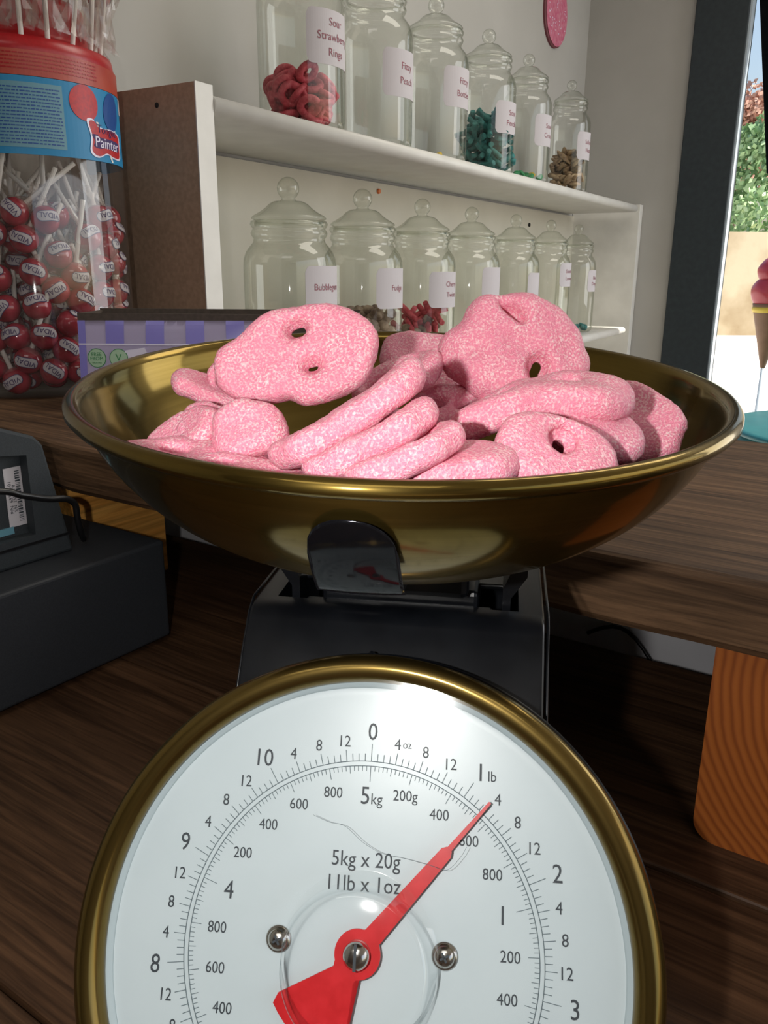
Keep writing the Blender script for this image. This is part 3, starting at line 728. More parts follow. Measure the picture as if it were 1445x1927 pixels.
# ------------------------------------------------------------------ sugared pretzel sweets
def catmull(p, n=8):
    out = []; L_ = len(p)
    for i in range(L_):
        a, b, c, d = (Vector(p[(i + k - 1) % L_]) for k in range(4))
        for k in range(n):
            t = k / n; out.append(0.5 * ((2 * b) + (c - a) * t + (2 * a - 5 * b + 4 * c - d) * t * t + (-a + 3 * b - 3 * c + d) * t ** 3))
    return out
def sweet_mesh(outline, holes, th, bend=0.0, twist=0.0, dents=(), seed=0, lump=0.0011, voxel=0.00105):
    c = bpy.data.curves.new('sweet', 'CURVE'); c.dimensions = '2D'; c.fill_mode = 'BOTH'
    bev = th * 0.42; c.bevel_depth = bev; c.bevel_resolution = 4; c.extrude = th / 2 - bev; c.offset = -bev
    for pl in [catmull(outline)] + [[Vector((hx + hr * (1 + 0.35 * math.cos(2 * a - ha) ) * math.cos(a), hy + hr * (1 + 0.35 * math.cos(2 * a - ha)) * math.sin(a))) for a in [2 * PI * k / 18 for k in range(18)]] for hx, hy, hr, ha in holes]:
        s = c.splines.new('POLY'); s.points.add(len(pl) - 1); s.use_cyclic_u = True
        for q, v in zip(s.points, pl): q.co = (v.x, v.y, 0, 1)
    t = bpy.data.objects.new('sweet', c); COL.objects.link(t); bpy.context.view_layer.update()
    me = evaluated(t, 'sweet'); bpy.data.objects.remove(t); bpy.data.curves.remove(c)
    o = bpy.data.objects.new('sweet', me); COL.objects.link(o)
    r = o.modifiers.new('r', 'REMESH'); r.mode = 'VOXEL'; r.voxel_size = voxel
    sm = o.modifiers.new('s', 'SMOOTH'); sm.iterations = 7; sm.factor = 0.5
    bpy.context.view_layer.update(); m2 = evaluated(o, 'sweet'); bpy.data.objects.remove(o); bpy.data.meshes.remove(me)
    m2.materials.clear(); m2.materials.append(M['sweet'])
    n = len(m2.vertices); co = np.empty(n * 3, np.float32); m2.vertices.foreach_get('co', co); co = co.reshape(-1, 3)
    no = np.empty(n * 3, np.float32); m2.vertices.foreach_get('normal', no); no = no.reshape(-1, 3)
    off = np.array([lump * noise.noise(Vector(v) * 95 + Vector((seed * 3.1, 0, 0))) + 0.00028 * noise.noise(Vector(v) * 520) for v in co])
    for dx, dy, dr, dd in dents:
        d2 = ((co[:, 0] - dx) ** 2 + (co[:, 1] - dy) ** 2) / dr ** 2
        off -= dd * np.exp(-d2) * (co[:, 2] > 0)
    co = co + no * off[:, None]
    if twist:
        a = co[:, 0] * twist; y, z = co[:, 1].copy(), co[:, 2].copy()
        co[:, 1] = y * np.cos(a) - z * np.sin(a); co[:, 2] = y * np.sin(a) + z * np.cos(a)
    if bend: co[:, 2] += bend * co[:, 0] ** 2
    m2.vertices.foreach_set('co', co.ravel())
    m2.polygons.foreach_set('use_smooth', [True] * len(m2.polygons)); m2.update()
    return m2
def place_sweet(me, c, n, a, label, flip=False):
    n = Vector(n).normalized(); a = Vector(a); a = (a - n * a.dot(n)).normalized(); b = n.cross(a)
    o = bpy.data.objects.new('gummy_pretzel', me); COL.objects.link(o)
    o.matrix_world = Matrix(((a.x, b.x, n.x, c[0]), (a.y, b.y, n.y, c[1]), (a.z, b.z, n.z, c[2]), (0, 0, 0, 1)))
    tag(o, label, 'sweet', 'sugared pretzel sweets in the brass bowl')
    return o
def px_outline(pts, cx, cy, k): return [((x - cx) * k, (cy - y) * k) for x, y in pts]
def pretzel(a, b, seed, notch=0.16):
    r = random.Random(seed); out = []
    for k in range(16):
        t = 2 * PI * k / 16
        e = 1 + 0.05 * math.sin(3 * t + r.uniform(0, 6)) + r.uniform(-.03, .03) - notch * math.exp(-((t - 1.5 * PI) / 0.35) ** 2)
        c_, s_ = math.cos(t), math.sin(t)
        out.append((a * e * math.copysign(abs(c_) ** 0.85, c_), b * e * math.copysign(abs(s_) ** 0.9, s_)))
    return out
def std_holes(a, b, r=0.0030): return [(-a * 0.36, b * 0.12, r, 0.4), (a * 0.34, b * 0.1, r, 1.2)]
# the two large ones on top, shaped from what shows of them
o1 = px_outline([(409, 690), (421, 655), (455, 628), (490, 600), (520, 583), (565, 576), (620, 577), (668, 590), (698, 620), (707, 660), (698, 702), (665, 738), (615, 758), (575, 763), (548, 751), (520, 757), (480, 757), (440, 742), (415, 722)], 556, 668, 0.000192)
place_sweet(sweet_mesh(o1, [(0.0010, 0.0084, 0.0023, 0.5), (0.0064, -0.0049, 0.0022, 0.2)], 0.0105, bend=1.2, dents=[(-0.013, -0.003, 0.007, 0.0006), (0.0010, 0.0084, 0.004, 0.0012), (0.0064, -0.0049, 0.004, 0.0014)], seed=1),
            (-0.0314, 0.290, 1.2705), (-0.10, -0.90, 0.42), (1, 0, 0.0), 'large smooth pink sugared pretzel sweet facing front with two small holes, on top at left')
o2 = px_outline([(828, 645), (833, 620), (862, 600), (880, 570), (905, 550), (950, 546), (1000, 552), (1050, 578), (1085, 608), (1100, 640), (1106, 678), (1096, 712), (1050, 730), (1000, 745), (950, 752), (900, 745), (868, 722), (843, 690)], 968, 650, 0.000204)
place_sweet(sweet_mesh(o2, [(0.0075, -0.0085, 0.0030, 2.2)], 0.0135, bend=-7.0, twist=3.0, dents=[(-0.0045, 0.0165, 0.0024, 0.0055), (-0.0026, 0.0140, 0.0022, 0.0070), (-0.0006, 0.0118, 0.0021, 0.0070), (0.0016, 0.0100, 0.0020, 0.0060), (-0.002, 0.002, 0.008, 0.0018), (0.0075, -0.0085, 0.0045, 0.002), (-0.016, -0.002, 0.004, 0.001), (0.014, -0.0125, 0.0035, 0.0018)], seed=2, lump=0.0022),
            (0.0500, 0.318, 1.2710), (0.02, -0.93, 0.36), (1, 0, 0.0), 'large creased pink sugared pretzel sweet topmost of the pile at right')
SW = [
 # centre, normal, long axis, a, b, thickness, bend, twist, seed, label
 ((0.0500, 0.268, 1.2590), (-0.20, 0.02, 0.97), (0.97, 0.05, 0.20), .0300, .0165, .0118, -6, 9, 3, 'long twisted pink sweet seen edge-on, lying across the right of the pile'),
 ((-0.0100, 0.249, 1.2555), (-0.54, 0.10, 0.83), (0.84, 0.16, 0.53), .0262, .0170, .0100, 3, 0, 4, 'long pink sweet leaning diagonally edge-on, upper of the three stacked at centre'),
 ((-0.0035, 0.2375, 1.2500), (-0.46, 0.12, 0.87), (0.88, 0.13, 0.46), .0225, .0150, .0095, 4, 0, 5, 'pink sweet leaning edge-on, middle of the three stacked at centre'),
 ((0.0060, 0.229, 1.2475), (-0.40, 0.12, 0.90), (0.91, 0.10, 0.40), .0190, .0140, .0092, 3, 0, 6, 'pink sweet leaning edge-on, lowest of the three stacked at centre'),
 ((0.0225, 0.2305, 1.2455), (-0.20, -0.02, 0.96), (0.955, 0.08, 0.24), .0165, .0140, .0088, -7, 4, 7, 'curved pink sweet just above the front rim, right of the three stacked ones'),
 ((0.0500, 0.2360, 1.2475), (0.18, -0.70, 0.70), (1, 0, -0.14), .0185, .0130, .0100, -5, 0, 8, 'pink sweet facing front with one dark hole, behind the front rim at right'),
 ((0.0695, 0.2600, 1.2495), (0.35, -0.55, 0.76), (0.96, 0.1, -0.26), .0150, .0120, .0110, -6, 0, 9, 'rounded pink sweet beside the front rim, rightmost of the lit ones'),
 ((0.0890, 0.2950, 1.2455), (-0.45, -0.60, 0.66), (0.70, 0.0, -0.70), .0215, .0150, .0095, 0, 0, 10, 'shaded mauve-pink sweet leaning on the right inside wall of the bowl'),
 ((-0.0445, 0.2640, 1.2485), (-0.12, -0.86, 0.50), (0.9, 0, 0.3), .0125, .0112, .0105, -14, 0, 11, 'small round frosted pink sweet in front of the large smooth one'),
 ((-0.0640, 0.3120, 1.2530), (0.42, -0.20, 0.88), (0.88, 0.1, -0.40), .0180, .0095, .0075, 0, 0, 12, 'thin pink sweet poking out to the left from under the large smooth one'),
 ((-0.0690, 0.2780, 1.2430), (-0.45, -0.60, 0.66), (0.8, -0.1, 0.55), .0150, .0110, .0085, 5, 0, 13, 'pink sweet tilted against a neighbour at the left end of the pile'),
 ((-0.0600, 0.2840, 1.2440), (0.35, -0.65, 0.66), (0.85, 0.1, -0.4), .0130, .0110, .0090, 5, 5, 14, 'frosted pink sweet tucked between the thin left one and the small round one'),
 ((-0.0600, 0.2600, 1.2385), (0.08, -0.18, 0.98), (0.97, -0.15, -0.10), .0260, .0150, .0085, 0, 2, 15, 'flat shaded pink sweet lying along the left front rim, farther one'),
 ((-0.0430, 0.2450, 1.2375), (0.10, -0.16, 0.98), (0.97, -0.18, -0.12), .0250, .0140, .0085, -3, 0, 16, 'flat shaded pink sweet lying along the left front rim, nearer one'),
 ((0.0175, 0.3620, 1.2600), (0.10, -0.72, 0.68), (0.95, 0, -0.32), .0200, .0165, .0105, 0, 4, 17, 'pink sweet with a straight top edge standing behind the centre of the pile'),
 ((0.0255, 0.3120, 1.2480), (-0.10, -0.50, 0.85), (1, 0, -0.05), .0165, .0130, .0095, -4, 0, 18, 'shaded pink sweet deep in the gap right of the three stacked ones'),
 ((-0.0300, 0.3050, 1.2450), (0.0, -0.55, 0.83), (1, 0, 0.2), .0190, .0130, .0095, 0, 0, 19, 'shaded pink sweet half hidden below the large smooth one'),
 ((-0.0550, 0.3130, 1.2570), (-0.05, -0.85, 0.50), (1, 0, 0.1), .0120, .0120, .0090, 0, 0, 20, 'pink sweet edge showing behind the lower left of the large smooth one'),
 ((0.0045, 0.3180, 1.2580), (-0.40, -0.30, 0.86), (0.86, 0.1, 0.42), .0190, .0130, .0090, 0, 0, 21, 'pink sweet peeping out behind the upper end of the diagonal ones'),
 ((0.0230, 0.2230, 1.2400), (0.0, -0.30, 0.95), (1, 0, 0), .0120, .0100, .0075, -5, 0, 22, 'small edge of a pink sweet just above the front rim near the centre'),
 ((0.0420, 0.3500, 1.2560), (0.05, -0.55, 0.83), (1, 0, 0.1), .0200, .0140, .0100, 0, 0, 23, 'pink sweet behind and below the topmost creased one'),
 ((0.0600, 0.2860, 1.2470), (0.15, -0.50, 0.85), (1, 0, -0.2), .0200, .0150, .0100, 0, 0, 24, 'pink sweet wedged under the long twisted one'),
 ((-0.0100, 0.2700, 1.2330), (0.0, -0.15, 0.98), (1, 0, 0.1), .0220, .0150, .0095, 0, 0, 25, 'pink sweet at the bottom of the pile under the diagonal ones'),
 ((0.0330, 0.2700, 1.2330), (0.1, -0.1, 0.98), (0.9, 0.3, 0), .0220, .0150, .0095, 0, 0, 26, 'pink sweet at the bottom of the pile under the front curved one'),
 ((0.0000, 0.3450, 1.2380), (0.0, 0.2, 0.98), (0.8, 0.5, 0), .0230, .0160, .0095, 0, 0, 27, 'pink sweet low at the back of the pile'),
 ((0.0600, 0.3200, 1.2330), (-0.2, 0.0, 0.98), (0.6, 0.7, 0), .0220, .0150, .0095, 0, 0, 28, 'pink sweet low at the right of the pile under the shaded one'),
]
for c, n, a, la, lb, th, bd, tw_, sd, lab in SW:
    H_ = std_holes(la, lb) if sd not in (8, 11, 7, 9, 22, 10, 12, 13, 14, 17) else ([(0.0012, 0.0035, 0.0026, 2.6)] if sd == 8 else [])
    dn = [(hx, hy, 0.004, 0.0015) for hx, hy, _, _ in H_] if sd != 8 else [(0.0012, 0.0035, 0.0045, 0.003), (0.004, 0.006, 0.003, 0.001)]
    if sd == 11: dn = [(0.003, 0.001, 0.003, 0.0012), (-0.004, 0.003, 0.003, 0.001)]
    place_sweet(sweet_mesh(pretzel(la, lb, sd), H_, th, bend=bd, twist=tw_, dents=dn, seed=sd, voxel=0.0012), c, n, a, lab)

# ------------------------------------------------------------------ wall shelf unit
su = empty('shelf_unit', (0, 0, 0)); su.matrix_world = SM; tag(su, 'white wall shelf unit with brown raw end panel, holding the sweet jars', 'shelf')
dp = -N_WALL - 0.002
zt_ = 1.3 + 0.178 * K; zb_ = 0.62
bm_ = box('end_panel', (-0.0265 * K, 0, zb_), (0.0, dp, zt_), M['mdf'], su)
box('front_edging', (-0.0265 * K, -0.0016, zb_), (-0.0005, 0.0004, zt_ + 0.0008), M['white'], su)
box('inner_face', (-0.0012, 0.0002, zb_), (0.0008, dp, zt_), M['white'], su)
lathe('screw_hole', [(0, 0), (0.0035, 0), (0.0035, 0.0006), (0, 0.0006)], M['hole'], su, 12).matrix_basis = Matrix.Translation((-0.0265 * K - 0.0004, 0.066, zt_ - 0.022)) @ Matrix.Rotation(PI / 2, 4, 'Y')
box('end_panel', (1.765 * K, 0, zb_), (S_END - 0.002, dp, zt_ - 0.006), M['white'], su, 0.001)
box('back_board', (0.0, dp - 0.005, zb_), (1.765 * K, dp, ZS1 - 0.03), M['cream'], su)
for z, s1 in ((ZS1, 1.70 * K), (ZS0, 1.68 * K), (0.70, 1.70 * K)):
    th = 0.024 * 1.0; bm = bmesh.new(); pr_ = [(dp - 0.005, z), (dp - 0.005, z - th)]
    for k in range(9):
        a = -PI / 2 - k / 8 * PI; pr_.append((0.006 + th / 2 * math.cos(a), z - th / 2 + th / 2 * math.sin(a)))
    p2 = prism_bm(pr_, 0.0008, s1 + 0.03)
    for v in p2.verts: v.co = Vector((v.co.z, v.co.x, v.co.y))
    bmesh.ops.recalc_face_normals(p2, faces=p2.faces[:])
    for f in p2.faces: f.smooth = len(f.verts) == 4
    finish(p2, 'shelf_board', M['white'], su)
    bm.free()

# ------------------------------------------------------------------ sweet jars
def jar_profile(H, R):
    body = [(0, 0.0), (R * 0.90, 0.0), (R * 0.98, 0.006), (R, 0.016), (R, 0.60 * H), (R * 0.985, 0.635 * H), (R * 0.93, 0.668 * H), (R * 0.84, 0.695 * H), (R * 0.775, 0.712 * H),
            (R * 0.76, 0.730 * H), (R * 0.80, 0.742 * H), (R * 0.82, 0.755 * H), (R * 0.80, 0.768 * H), (R * 0.77, 0.776 * H), (R * 0.80, 0.785 * H), (R * 0.83, 0.798 * H), (R * 0.81, 0.812 * H), (R * 0.77, 0.815 * H), (R * 0.74, 0.812 * H), (R * 0.73, 0.79 * H)]
    lid = [(R * 0.70, 0.80 * H), (R * 0.72, 0.816 * H), (R * 0.79, 0.822 * H), (R * 0.80, 0.828 * H), (R * 0.76, 0.838 * H), (R * 0.62, 0.856 * H), (R * 0.50, 0.875 * H), (R * 0.42, 0.893 * H), (R * 0.33, 0.905 * H), (R * 0.17, 0.910 * H),
           (R * 0.15, 0.917 * H)]
    kr = R * 0.235; kc = 0.917 * H + kr * 0.90
    for k in range(1, 12):
        a = -PI / 2 + PI * (0.12 + 0.88 * k / 11); lid.append((max(kr * math.cos(a), 0), kc + kr * math.sin(a)))
    lid[-1] = (0, lid[-1][1])
    return body, lid
_jar = {}
AN = math.atan2(N.y, N.x)
def jar(s, z, H, R, n, label, text=None, lab=(0.40, 0.64), lang=0, lw=0.9, side='upper', rotl=0.0, size=0.014):
    j = empty('sweet_jar', SP(s, n, z + 0.0005)); tag(j, label, 'jar', 'glass sweet jars on the %s shelf' % side)
    key = (H, R)
    if key not in _jar:
        b, l = jar_profile(H, R); o1_ = lathe('body', b, M['jar'], j, 48); o2_ = lathe('lid', l, M['jar'], j, 40); _jar[key] = (o1_.data, o2_.data)
    else:
        link('body', _jar[key][0], None, j); link('lid', _jar[key][1], None, j)
    if lab:
        a0 = AN + rotl; h0, h1 = lab[0] * H, lab[1] * H
        L_ = wrapped_rect('label', -R * lw, R * lw, h0, h1, 0.0008, R, a0, M['paper'], j, 28, corner=0.010)
        if text:
            lines = text.split('\n'); zc = (h0 + h1) / 2
            for i, t in enumerate(lines):
                me = text_mesh(t, size).copy(); me.transform(Matrix.Translation((0, zc + (len(lines) / 2 - 0.5 - i) * size * 1.35, 0.0012)))
                bm = bmesh.new(); bm.from_mesh(me); bmesh.ops.triangulate(bm, faces=bm.faces[:]); bm.to_mesh(me); bm.free()
                wrap(me, R, a0); link('lettering', me, M['pinkink'], L_)
    return j
JN = -0.075 * K
UP = [(0.262, 'Sour\nStrawberry\nRings', 0.0565), (0.448, 'Fizzy\nPeach', 0.0565), (0.642, 'Fizzy\nBottles', 0.0565), (0.857, 'Sour\nPencils', 0.055), (1.062, 'Sour\nCrocs', 0.052), (1.340, 'Salted\nNuts', 0.050)]
ULAB = ['large glass jar of red sugared rings, nearest on the upper shelf', 'nearly empty glass jar right behind the red rings jar, upper shelf',
        'glass jar third on the upper shelf with a little yellow sweet at its bottom', 'glass jar on the upper shelf half full of teal sticks', 'glass jar with a thin green layer, between teal sticks and tan pieces, upper shelf',
        'glass jar half full of tan pieces, last on the upper shelf at the corner']
for i, ((s, t, R), lb) in enumerate(zip(UP, ULAB)):
    jar(s * K, ZS1, 0.250 * K, R * K, JN, lb, t, lab=[(0.30, 0.55), (0.27, 0.52), (0.33, 0.57), (0.28, 0.50), (0.29, 0.53), (0.30, 0.54)][i], lw=0.78, side='upper', rotl=-0.05, size=0.0165)
LO = [(0.226, 'Bubblegum', 0.0600), (0.413, 'Fudge', 0.0590), (0.606, 'Cherry\nTwists', 0.0570), (0.808, None, 0.0550), (1.035, None, 0.0520), (1.255, 'Sherbet\nLemons', 0.0500), (1.465, 'Blue\nDrops', 0.0480)]
LLAB = ['largest glass jar on the lower shelf, pink and teal sweets low inside', 'glass jar second on the lower shelf, holding brown and cream lumps', 'glass jar on the lower shelf with dark red twists inside',
        'glass jar fourth on the lower shelf, behind the topmost pink sweet', 'glass jar fifth on the lower shelf, right behind the topmost pink sweet', 'glass jar with lit lilac-white label, second from the right, lower shelf', 'glass jar with small lit label, last on lower shelf beside the end panel']
for i, ((s, t, R), lb) in enumerate(zip(LO, LLAB)):
    jar(s * K, ZS0, 0.268 * K, R * 1.05 * K, JN, lb, t, lab=[(0.39, 0.60), (0.37, 0.59), (0.35, 0.57), (0.39, 0.60), (0.35, 0.56), (0.44, 0.64), (0.38, 0.58)][i], lw=[0.62, 0.68, 0.85, 0.72, 0.6, 0.7, 0.6][i], side='lower', rotl=0.0, size=0.0150)
lab_ = (M['pinkink'],)

def fill(s, z, R, height, make, n_, group, label, cat, name, seed, size, meshes=4):
    """settle pieces in layers inside a jar; every piece is an object"""
    r_ = random.Random(seed); base = [make(k, r_) for k in range(meshes)]
    cx, cy = SP(s, JN, 0).x, SP(s, JN, 0).y; k = 0
    for i in range(n_):
        zz = z + size * 0.55 + height * (i / max(1, n_ - 1)) ** 1.0
        rr = (R - size * 0.62 - 0.003) * math.sqrt(r_.random()); a = r_.uniform(0, 2 * PI)
        o = bpy.data.objects.new(name, base[i % meshes]); COL.objects.link(o)
        o.location = (cx + rr * math.cos(a), cy + rr * math.sin(a), zz)
        o.rotation_euler = (r_.uniform(-.9, .9), r_.uniform(-.9, .9), r_.uniform(0, 6.28))
        tag(o, label, cat, group)
def m_ring(k, r_):
    bm = bmesh.new(); R0, r0_ = 0.0145, 0.0062; g = []
    for i in range(20):
        a = 2 * PI * i / 20; g.append([bm.verts.new(((R0 + r0_ * math.cos(b)) * math.cos(a), (R0 + r0_ * math.cos(b)) * math.sin(a), r0_ * 0.85 * math.sin(b))) for b in [2 * PI * j / 10 for j in range(10)]])
    for i in range(20):
        for j in range(10): bm.faces.new((g[i][j], g[(i + 1) % 20][j], g[(i + 1) % 20][(j + 1) % 10], g[i][(j + 1) % 10]))
    for f in bm.faces: f.smooth = True
    me = bpy.data.meshes.new('ring'); bm.to_mesh(me); bm.free(); me.materials.append(M['redjelly']); return me
def m_stick(m, L_, r):
    def f(k, r_):
        pts = [(-L_ / 2 + L_ * t, 0.004 * math.sin(3 * t + k), 0.003 * math.cos(4 * t + k)) for t in [i / 6 for i in range(7)]]
        bm = tube_bm(pts, r, 8); 
        for fc in bm.faces: fc.smooth = len(fc.verts) == 4
        me = bpy.data.meshes.new('stick'); bm.to_mesh(me); bm.free(); me.materials.append(m); return me
    return f
def m_lump(m, rx, ry, rz, amp=0.25):
    def f(k, r_):
        bm = bmesh.new(); bmesh.ops.create_icosphere(bm, subdivisions=3, radius=1)
        for v in bm.verts:
            d = 1 + amp * noise.noise(v.co * 1.6 + Vector((k * 5, 1, 2))); v.co = Vector((v.co.x * rx * d, v.co.y * ry * d, v.co.z * rz * d)); 
        for fc in bm.faces: fc.smooth = True
        me = bpy.data.meshes.new('lump'); bm.to_mesh(me); bm.free(); me.materials.append(m); return me
    return f
R_ = lambda i: UP[i][2] * K
fill(UP[0][0] * K, ZS1, R_(0), 0.070, m_ring, 60, 'red rings in the first upper jar', 'red sugared ring sweet lying in the first jar of the upper shelf', 'sweet', 'gummy_ring', 11, 0.030)
fill(UP[0][0] * K + 0.055, ZS1 + 0.055, 0.012, 0.0, m_lump(M['greenj'], 0.012, 0.006, 0.017, 0.1), 1, 'odd green sweet', 'single green sweet pressed against the glass among the red rings', 'sweet', 'green_sweet', 12, 0.004)
fill(UP[1][0] * K, ZS1, R_(1), 0.003, m_lump(M['redjelly'], 0.014, 0.007, 0.006), 3, 'red sweets in the second upper jar', 'orange-red sweet left at the bottom of the second upper jar', 'sweet', 'red_sweet', 13, 0.012)
fill(UP[2][0] * K, ZS1, R_(2), 0.004, m_lump(M['yellowj'], 0.013, 0.009, 0.008), 4, 'yellow sweets in the third upper jar', 'yellow sweet left at the bottom of the third upper jar', 'sweet', 'yellow_sweet', 14, 0.014)
fill(UP[3][0] * K, ZS1, R_(3), 0.115, m_stick(M['teal'], 0.062, 0.0062), 95, 'teal sticks in the fourth upper jar', 'sugared teal stick sweet in the half-full jar of the upper shelf', 'sweet', 'teal_stick', 15, 0.030)
fill(UP[4][0] * K, ZS1, R_(4), 0.018, m_lump(M['greenj'], 0.013, 0.008, 0.007), 16, 'green sweets in the fifth upper jar', 'green sweet at the bottom of the fifth upper jar', 'sweet', 'green_sweet', 16, 0.016)
fill(UP[4][0] * K, ZS1 + 0.004, R_(4), 0.018, m_lump(M['yellowj'], 0.010, 0.007, 0.006), 5, 'yellow-green sweets in the fifth upper jar', 'yellow sweet among the green ones in the fifth upper jar', 'sweet', 'yellow_sweet', 17, 0.016)
fill(UP[5][0] * K, ZS1, R_(5), 0.105, m_lump(M['tan'], 0.019, 0.0085, 0.0065), 90, 'tan pieces in the last upper jar', 'tan and brown curved piece in the last jar of the upper shelf', 'sweet', 'tan_piece', 18, 0.026)
q_ = lambda i: LO[i][2] * K
fill(LO[0][0] * K, ZS0, q_(0), 0.075, m_lump(M['pinkj'], 0.014, 0.011, 0.009), 40, 'pink sweets in the first lower jar', 'pink sweet low in the largest lower jar', 'sweet', 'pink_sweet', 21, 0.020)
fill(LO[0][0] * K, ZS0 + 0.002, q_(0), 0.080, m_lump(M['teal'], 0.013, 0.009, 0.008), 26, 'teal sweets in the first lower jar', 'teal sweet low in the largest lower jar', 'sweet', 'teal_sweet', 22, 0.020)
fill(LO[1][0] * K, ZS0, q_(1), 0.105, m_lump(M['fudge'], 0.014, 0.012, 0.011), 100, 'brown and cream lumps in the second lower jar', 'mottled brown and cream lump in the second lower jar', 'sweet', 'fudge_lump', 23, 0.024)
fill(LO[2][0] * K, ZS0, q_(2), 0.095, m_stick(M['redjelly'], 0.055, 0.0062), 46, 'dark red twists in the third lower jar', 'dark red twist sweet in the third lower jar', 'sweet', 'red_twist', 24, 0.030)
fill(LO[2][0] * K, ZS0, q_(2), 0.075, m_lump(M['fudge'], 0.014, 0.012, 0.010), 24, 'cream lumps in the third lower jar', 'cream lump among the dark red twists', 'sweet', 'cream_lump', 25, 0.026)
fill(LO[6][0] * K, ZS0, q_(6), 0.010, m_lump(M['teal'], 0.012, 0.008, 0.007), 10, 'teal sweets in the last lower jar', 'teal sweet at the bottom of the last lower jar', 'sweet', 'teal_sweet', 26, 0.016)

# small fittings and the pink plaque on the wall
def disc_on_wall(name, s, z, r, th, m, label, cat, off=0.0, sq=1.0):
    bm = bmesh.new(); prof = [(0, 0), (r, 0), (r, th * 0.6), (r * 0.93, th), (0, th)]
    lathe_bm(prof, 40, bm); 
    for v in bm.verts: v.co = Vector((v.co.x, v.co.y * sq, v.co.z))
    o = finish(bm, name, m, None, False)
    p = SP(s, N_WALL + off, z); o.matrix_world = Matrix(((D.x, 0, N.x, p.x), (D.y, 0, N.y, p.y), (0, 1, 0, p.z), (0, 0, 0, 1)))
    if cat: tag(o, label, cat)
    return o
pk = disc_on_wall('wall_plaque', 1.517 * K, 1.3 + 0.615 * K, 0.079 * K, 0.010, M['rim'], 'round pink glitter plaque hanging high on the wall near the corner', 'decoration', sq=0.98)
p2 = disc_on_wall('plaque_face', 0, 0, 0.0755 * K, 0.0022, M['plaque'], '', None, sq=0.98); p2.parent = pk; p2.matrix_basis = Matrix.Translation((0, 0, 0.0100))
bm = bmesh.new(); r_ = random.Random(3)
for _ in range(60):
    a = r_.uniform(0, 2 * PI); rr = 0.088 * math.sqrt(r_.random()); L_ = 0.0035
    x, y = rr * math.cos(a), rr * math.sin(a); t = r_.uniform(0, PI); c_, s_ = math.cos(t) * L_, math.sin(t) * L_
    f = [bm.verts.new((x + u * c_ - v * s_ * .35, y + u * s_ + v * c_ * .35, 0.01235)) for u, v in ((-1, -1), (1, -1), (1, 1), (-1, 1))]; bm.faces.new(f)
sp = finish(bm, 'sprinkles', M['pale'], pk); sp['kind'] = 'stuff'
disc_on_wall('wall_plug', 0.6486 * K, 1.3 + 0.1318 * K, 0.0055, 0.004, M['plug'], 'tiny orange plug on the wall beside a lower jar knob', 'plug', off=0.008)
disc_on_wall('screw_head', 1.406 * K, 1.3 + 0.107 * K, 0.006, 0.003, M['hole'], 'small black screw head in the back board above the lower jars', 'screw', off=0.008)

# ------------------------------------------------------------------ tub of lollipops
TC = Vector((-0.435, 1.063, ZU)); TR = 0.1135
tub = empty('lollipop_tub', TC); tag(tub, 'big clear plastic tub of red ball lollipops with a red lid', 'tub')
AF = math.atan2(-TC.y, -TC.x)              # azimuth of the side that faces the counter
lathe('wall', [(0, 0.0005), (TR * 0.94, 0.0005), (TR * 0.985, 0.006), (TR, 0.018), (TR, 0.340), (TR * 0.975, 0.346), (TR * 0.965, 0.350)], M['tub'], tub, 96)
zl = 0.341
lathe('lid', [(0, zl + 0.03), (TR * 0.9, zl + 0.03), (TR * 0.985, zl + 0.002), (TR * 0.985, zl + 0.030), (TR * 0.97, zl + 0.040), (TR * 0.76, zl + 0.047), (TR * 0.755, zl + 0.052), (TR * 0.75, zl + 0.083), (TR * 0.72, zl + 0.090), (TR * 0.46, zl + 0.094), (TR * 0.45, zl + 0.112), (TR * 0.42, zl + 0.117), (0, zl + 0.119)], M['lid'], tub, 96)
zb0, zb1 = 0.265, 0.342
bl = wrapped_rect('label', -TR * 2.4, TR * 2.4, zb0, zb1, 0.0007, TR, AF, M['blue'], tub, 96)
rb = wrapped_rect('print_band', -TR * 2.4, TR * 2.4, zb1 + 0.0005, zb1 + 0.025, 0.0007, TR, AF, M['band'], tub, 96)
tp = wrapped_rect('text_panel', -TR * 1.7, TR * 0.42, zb0 + 0.007, zb1 - 0.006, 0.0010, TR, AF, M['paleblue'], bl, 48)
def tiny_lines(name, x0, x1, y0, y1, pitch, h, m, par, seed):
    bm = bmesh.new(); r_ = random.Random(seed); y = y1
    while y > y0:
        x = x0 + r_.uniform(0, 0.003)
        while x < x1 - 0.002:
            wd = r_.uniform(0.0015, 0.0055); xe = min(x + wd, x1)
            n = 2
            q = [(x, y), (xe, y), (xe, y + h), (x, y + h)]
            bm.faces.new([bm.verts.new((a, b, 0.0012)) for a, b in q]); x = xe + r_.uniform(0.0006, 0.0012)
        y -= pitch
    me = bpy.data.meshes.new(name); bm.to_mesh(me); bm.free(); wrap(me, TR, AF); o = link(name, me, m, par); o['kind'] = 'stuff'; return o
tiny_lines('small_print', -TR * 1.6, TR * 0.40, zb0 + 0.010, zb1 - 0.012, 0.0034, 0.0013, M['deepblue'], bl, 5)
tiny_lines('small_print', -TR * 1.6, TR * 0.85, zb1 + 0.004, zb1 + 0.021, 0.0036, 0.0012, M['lid'], rb, 6)
def arc_poly(cx, cy, rx, ry, n=28, rot=0, wob=0.0, seed=0):
    r_ = random.Random(seed); ph = r_.uniform(0, 6); out = []
    for k in range(n):
        a = 2 * PI * k / n; e = 1 + wob * math.sin(3 * a + ph) + wob * 0.6 * math.sin(5 * a + ph * 2)
        x, y = rx * e * math.cos(a), ry * e * math.sin(a); out.append((cx + x * math.cos(rot) - y * math.sin(rot), cy + x * math.sin(rot) + y * math.cos(rot)))
    return out
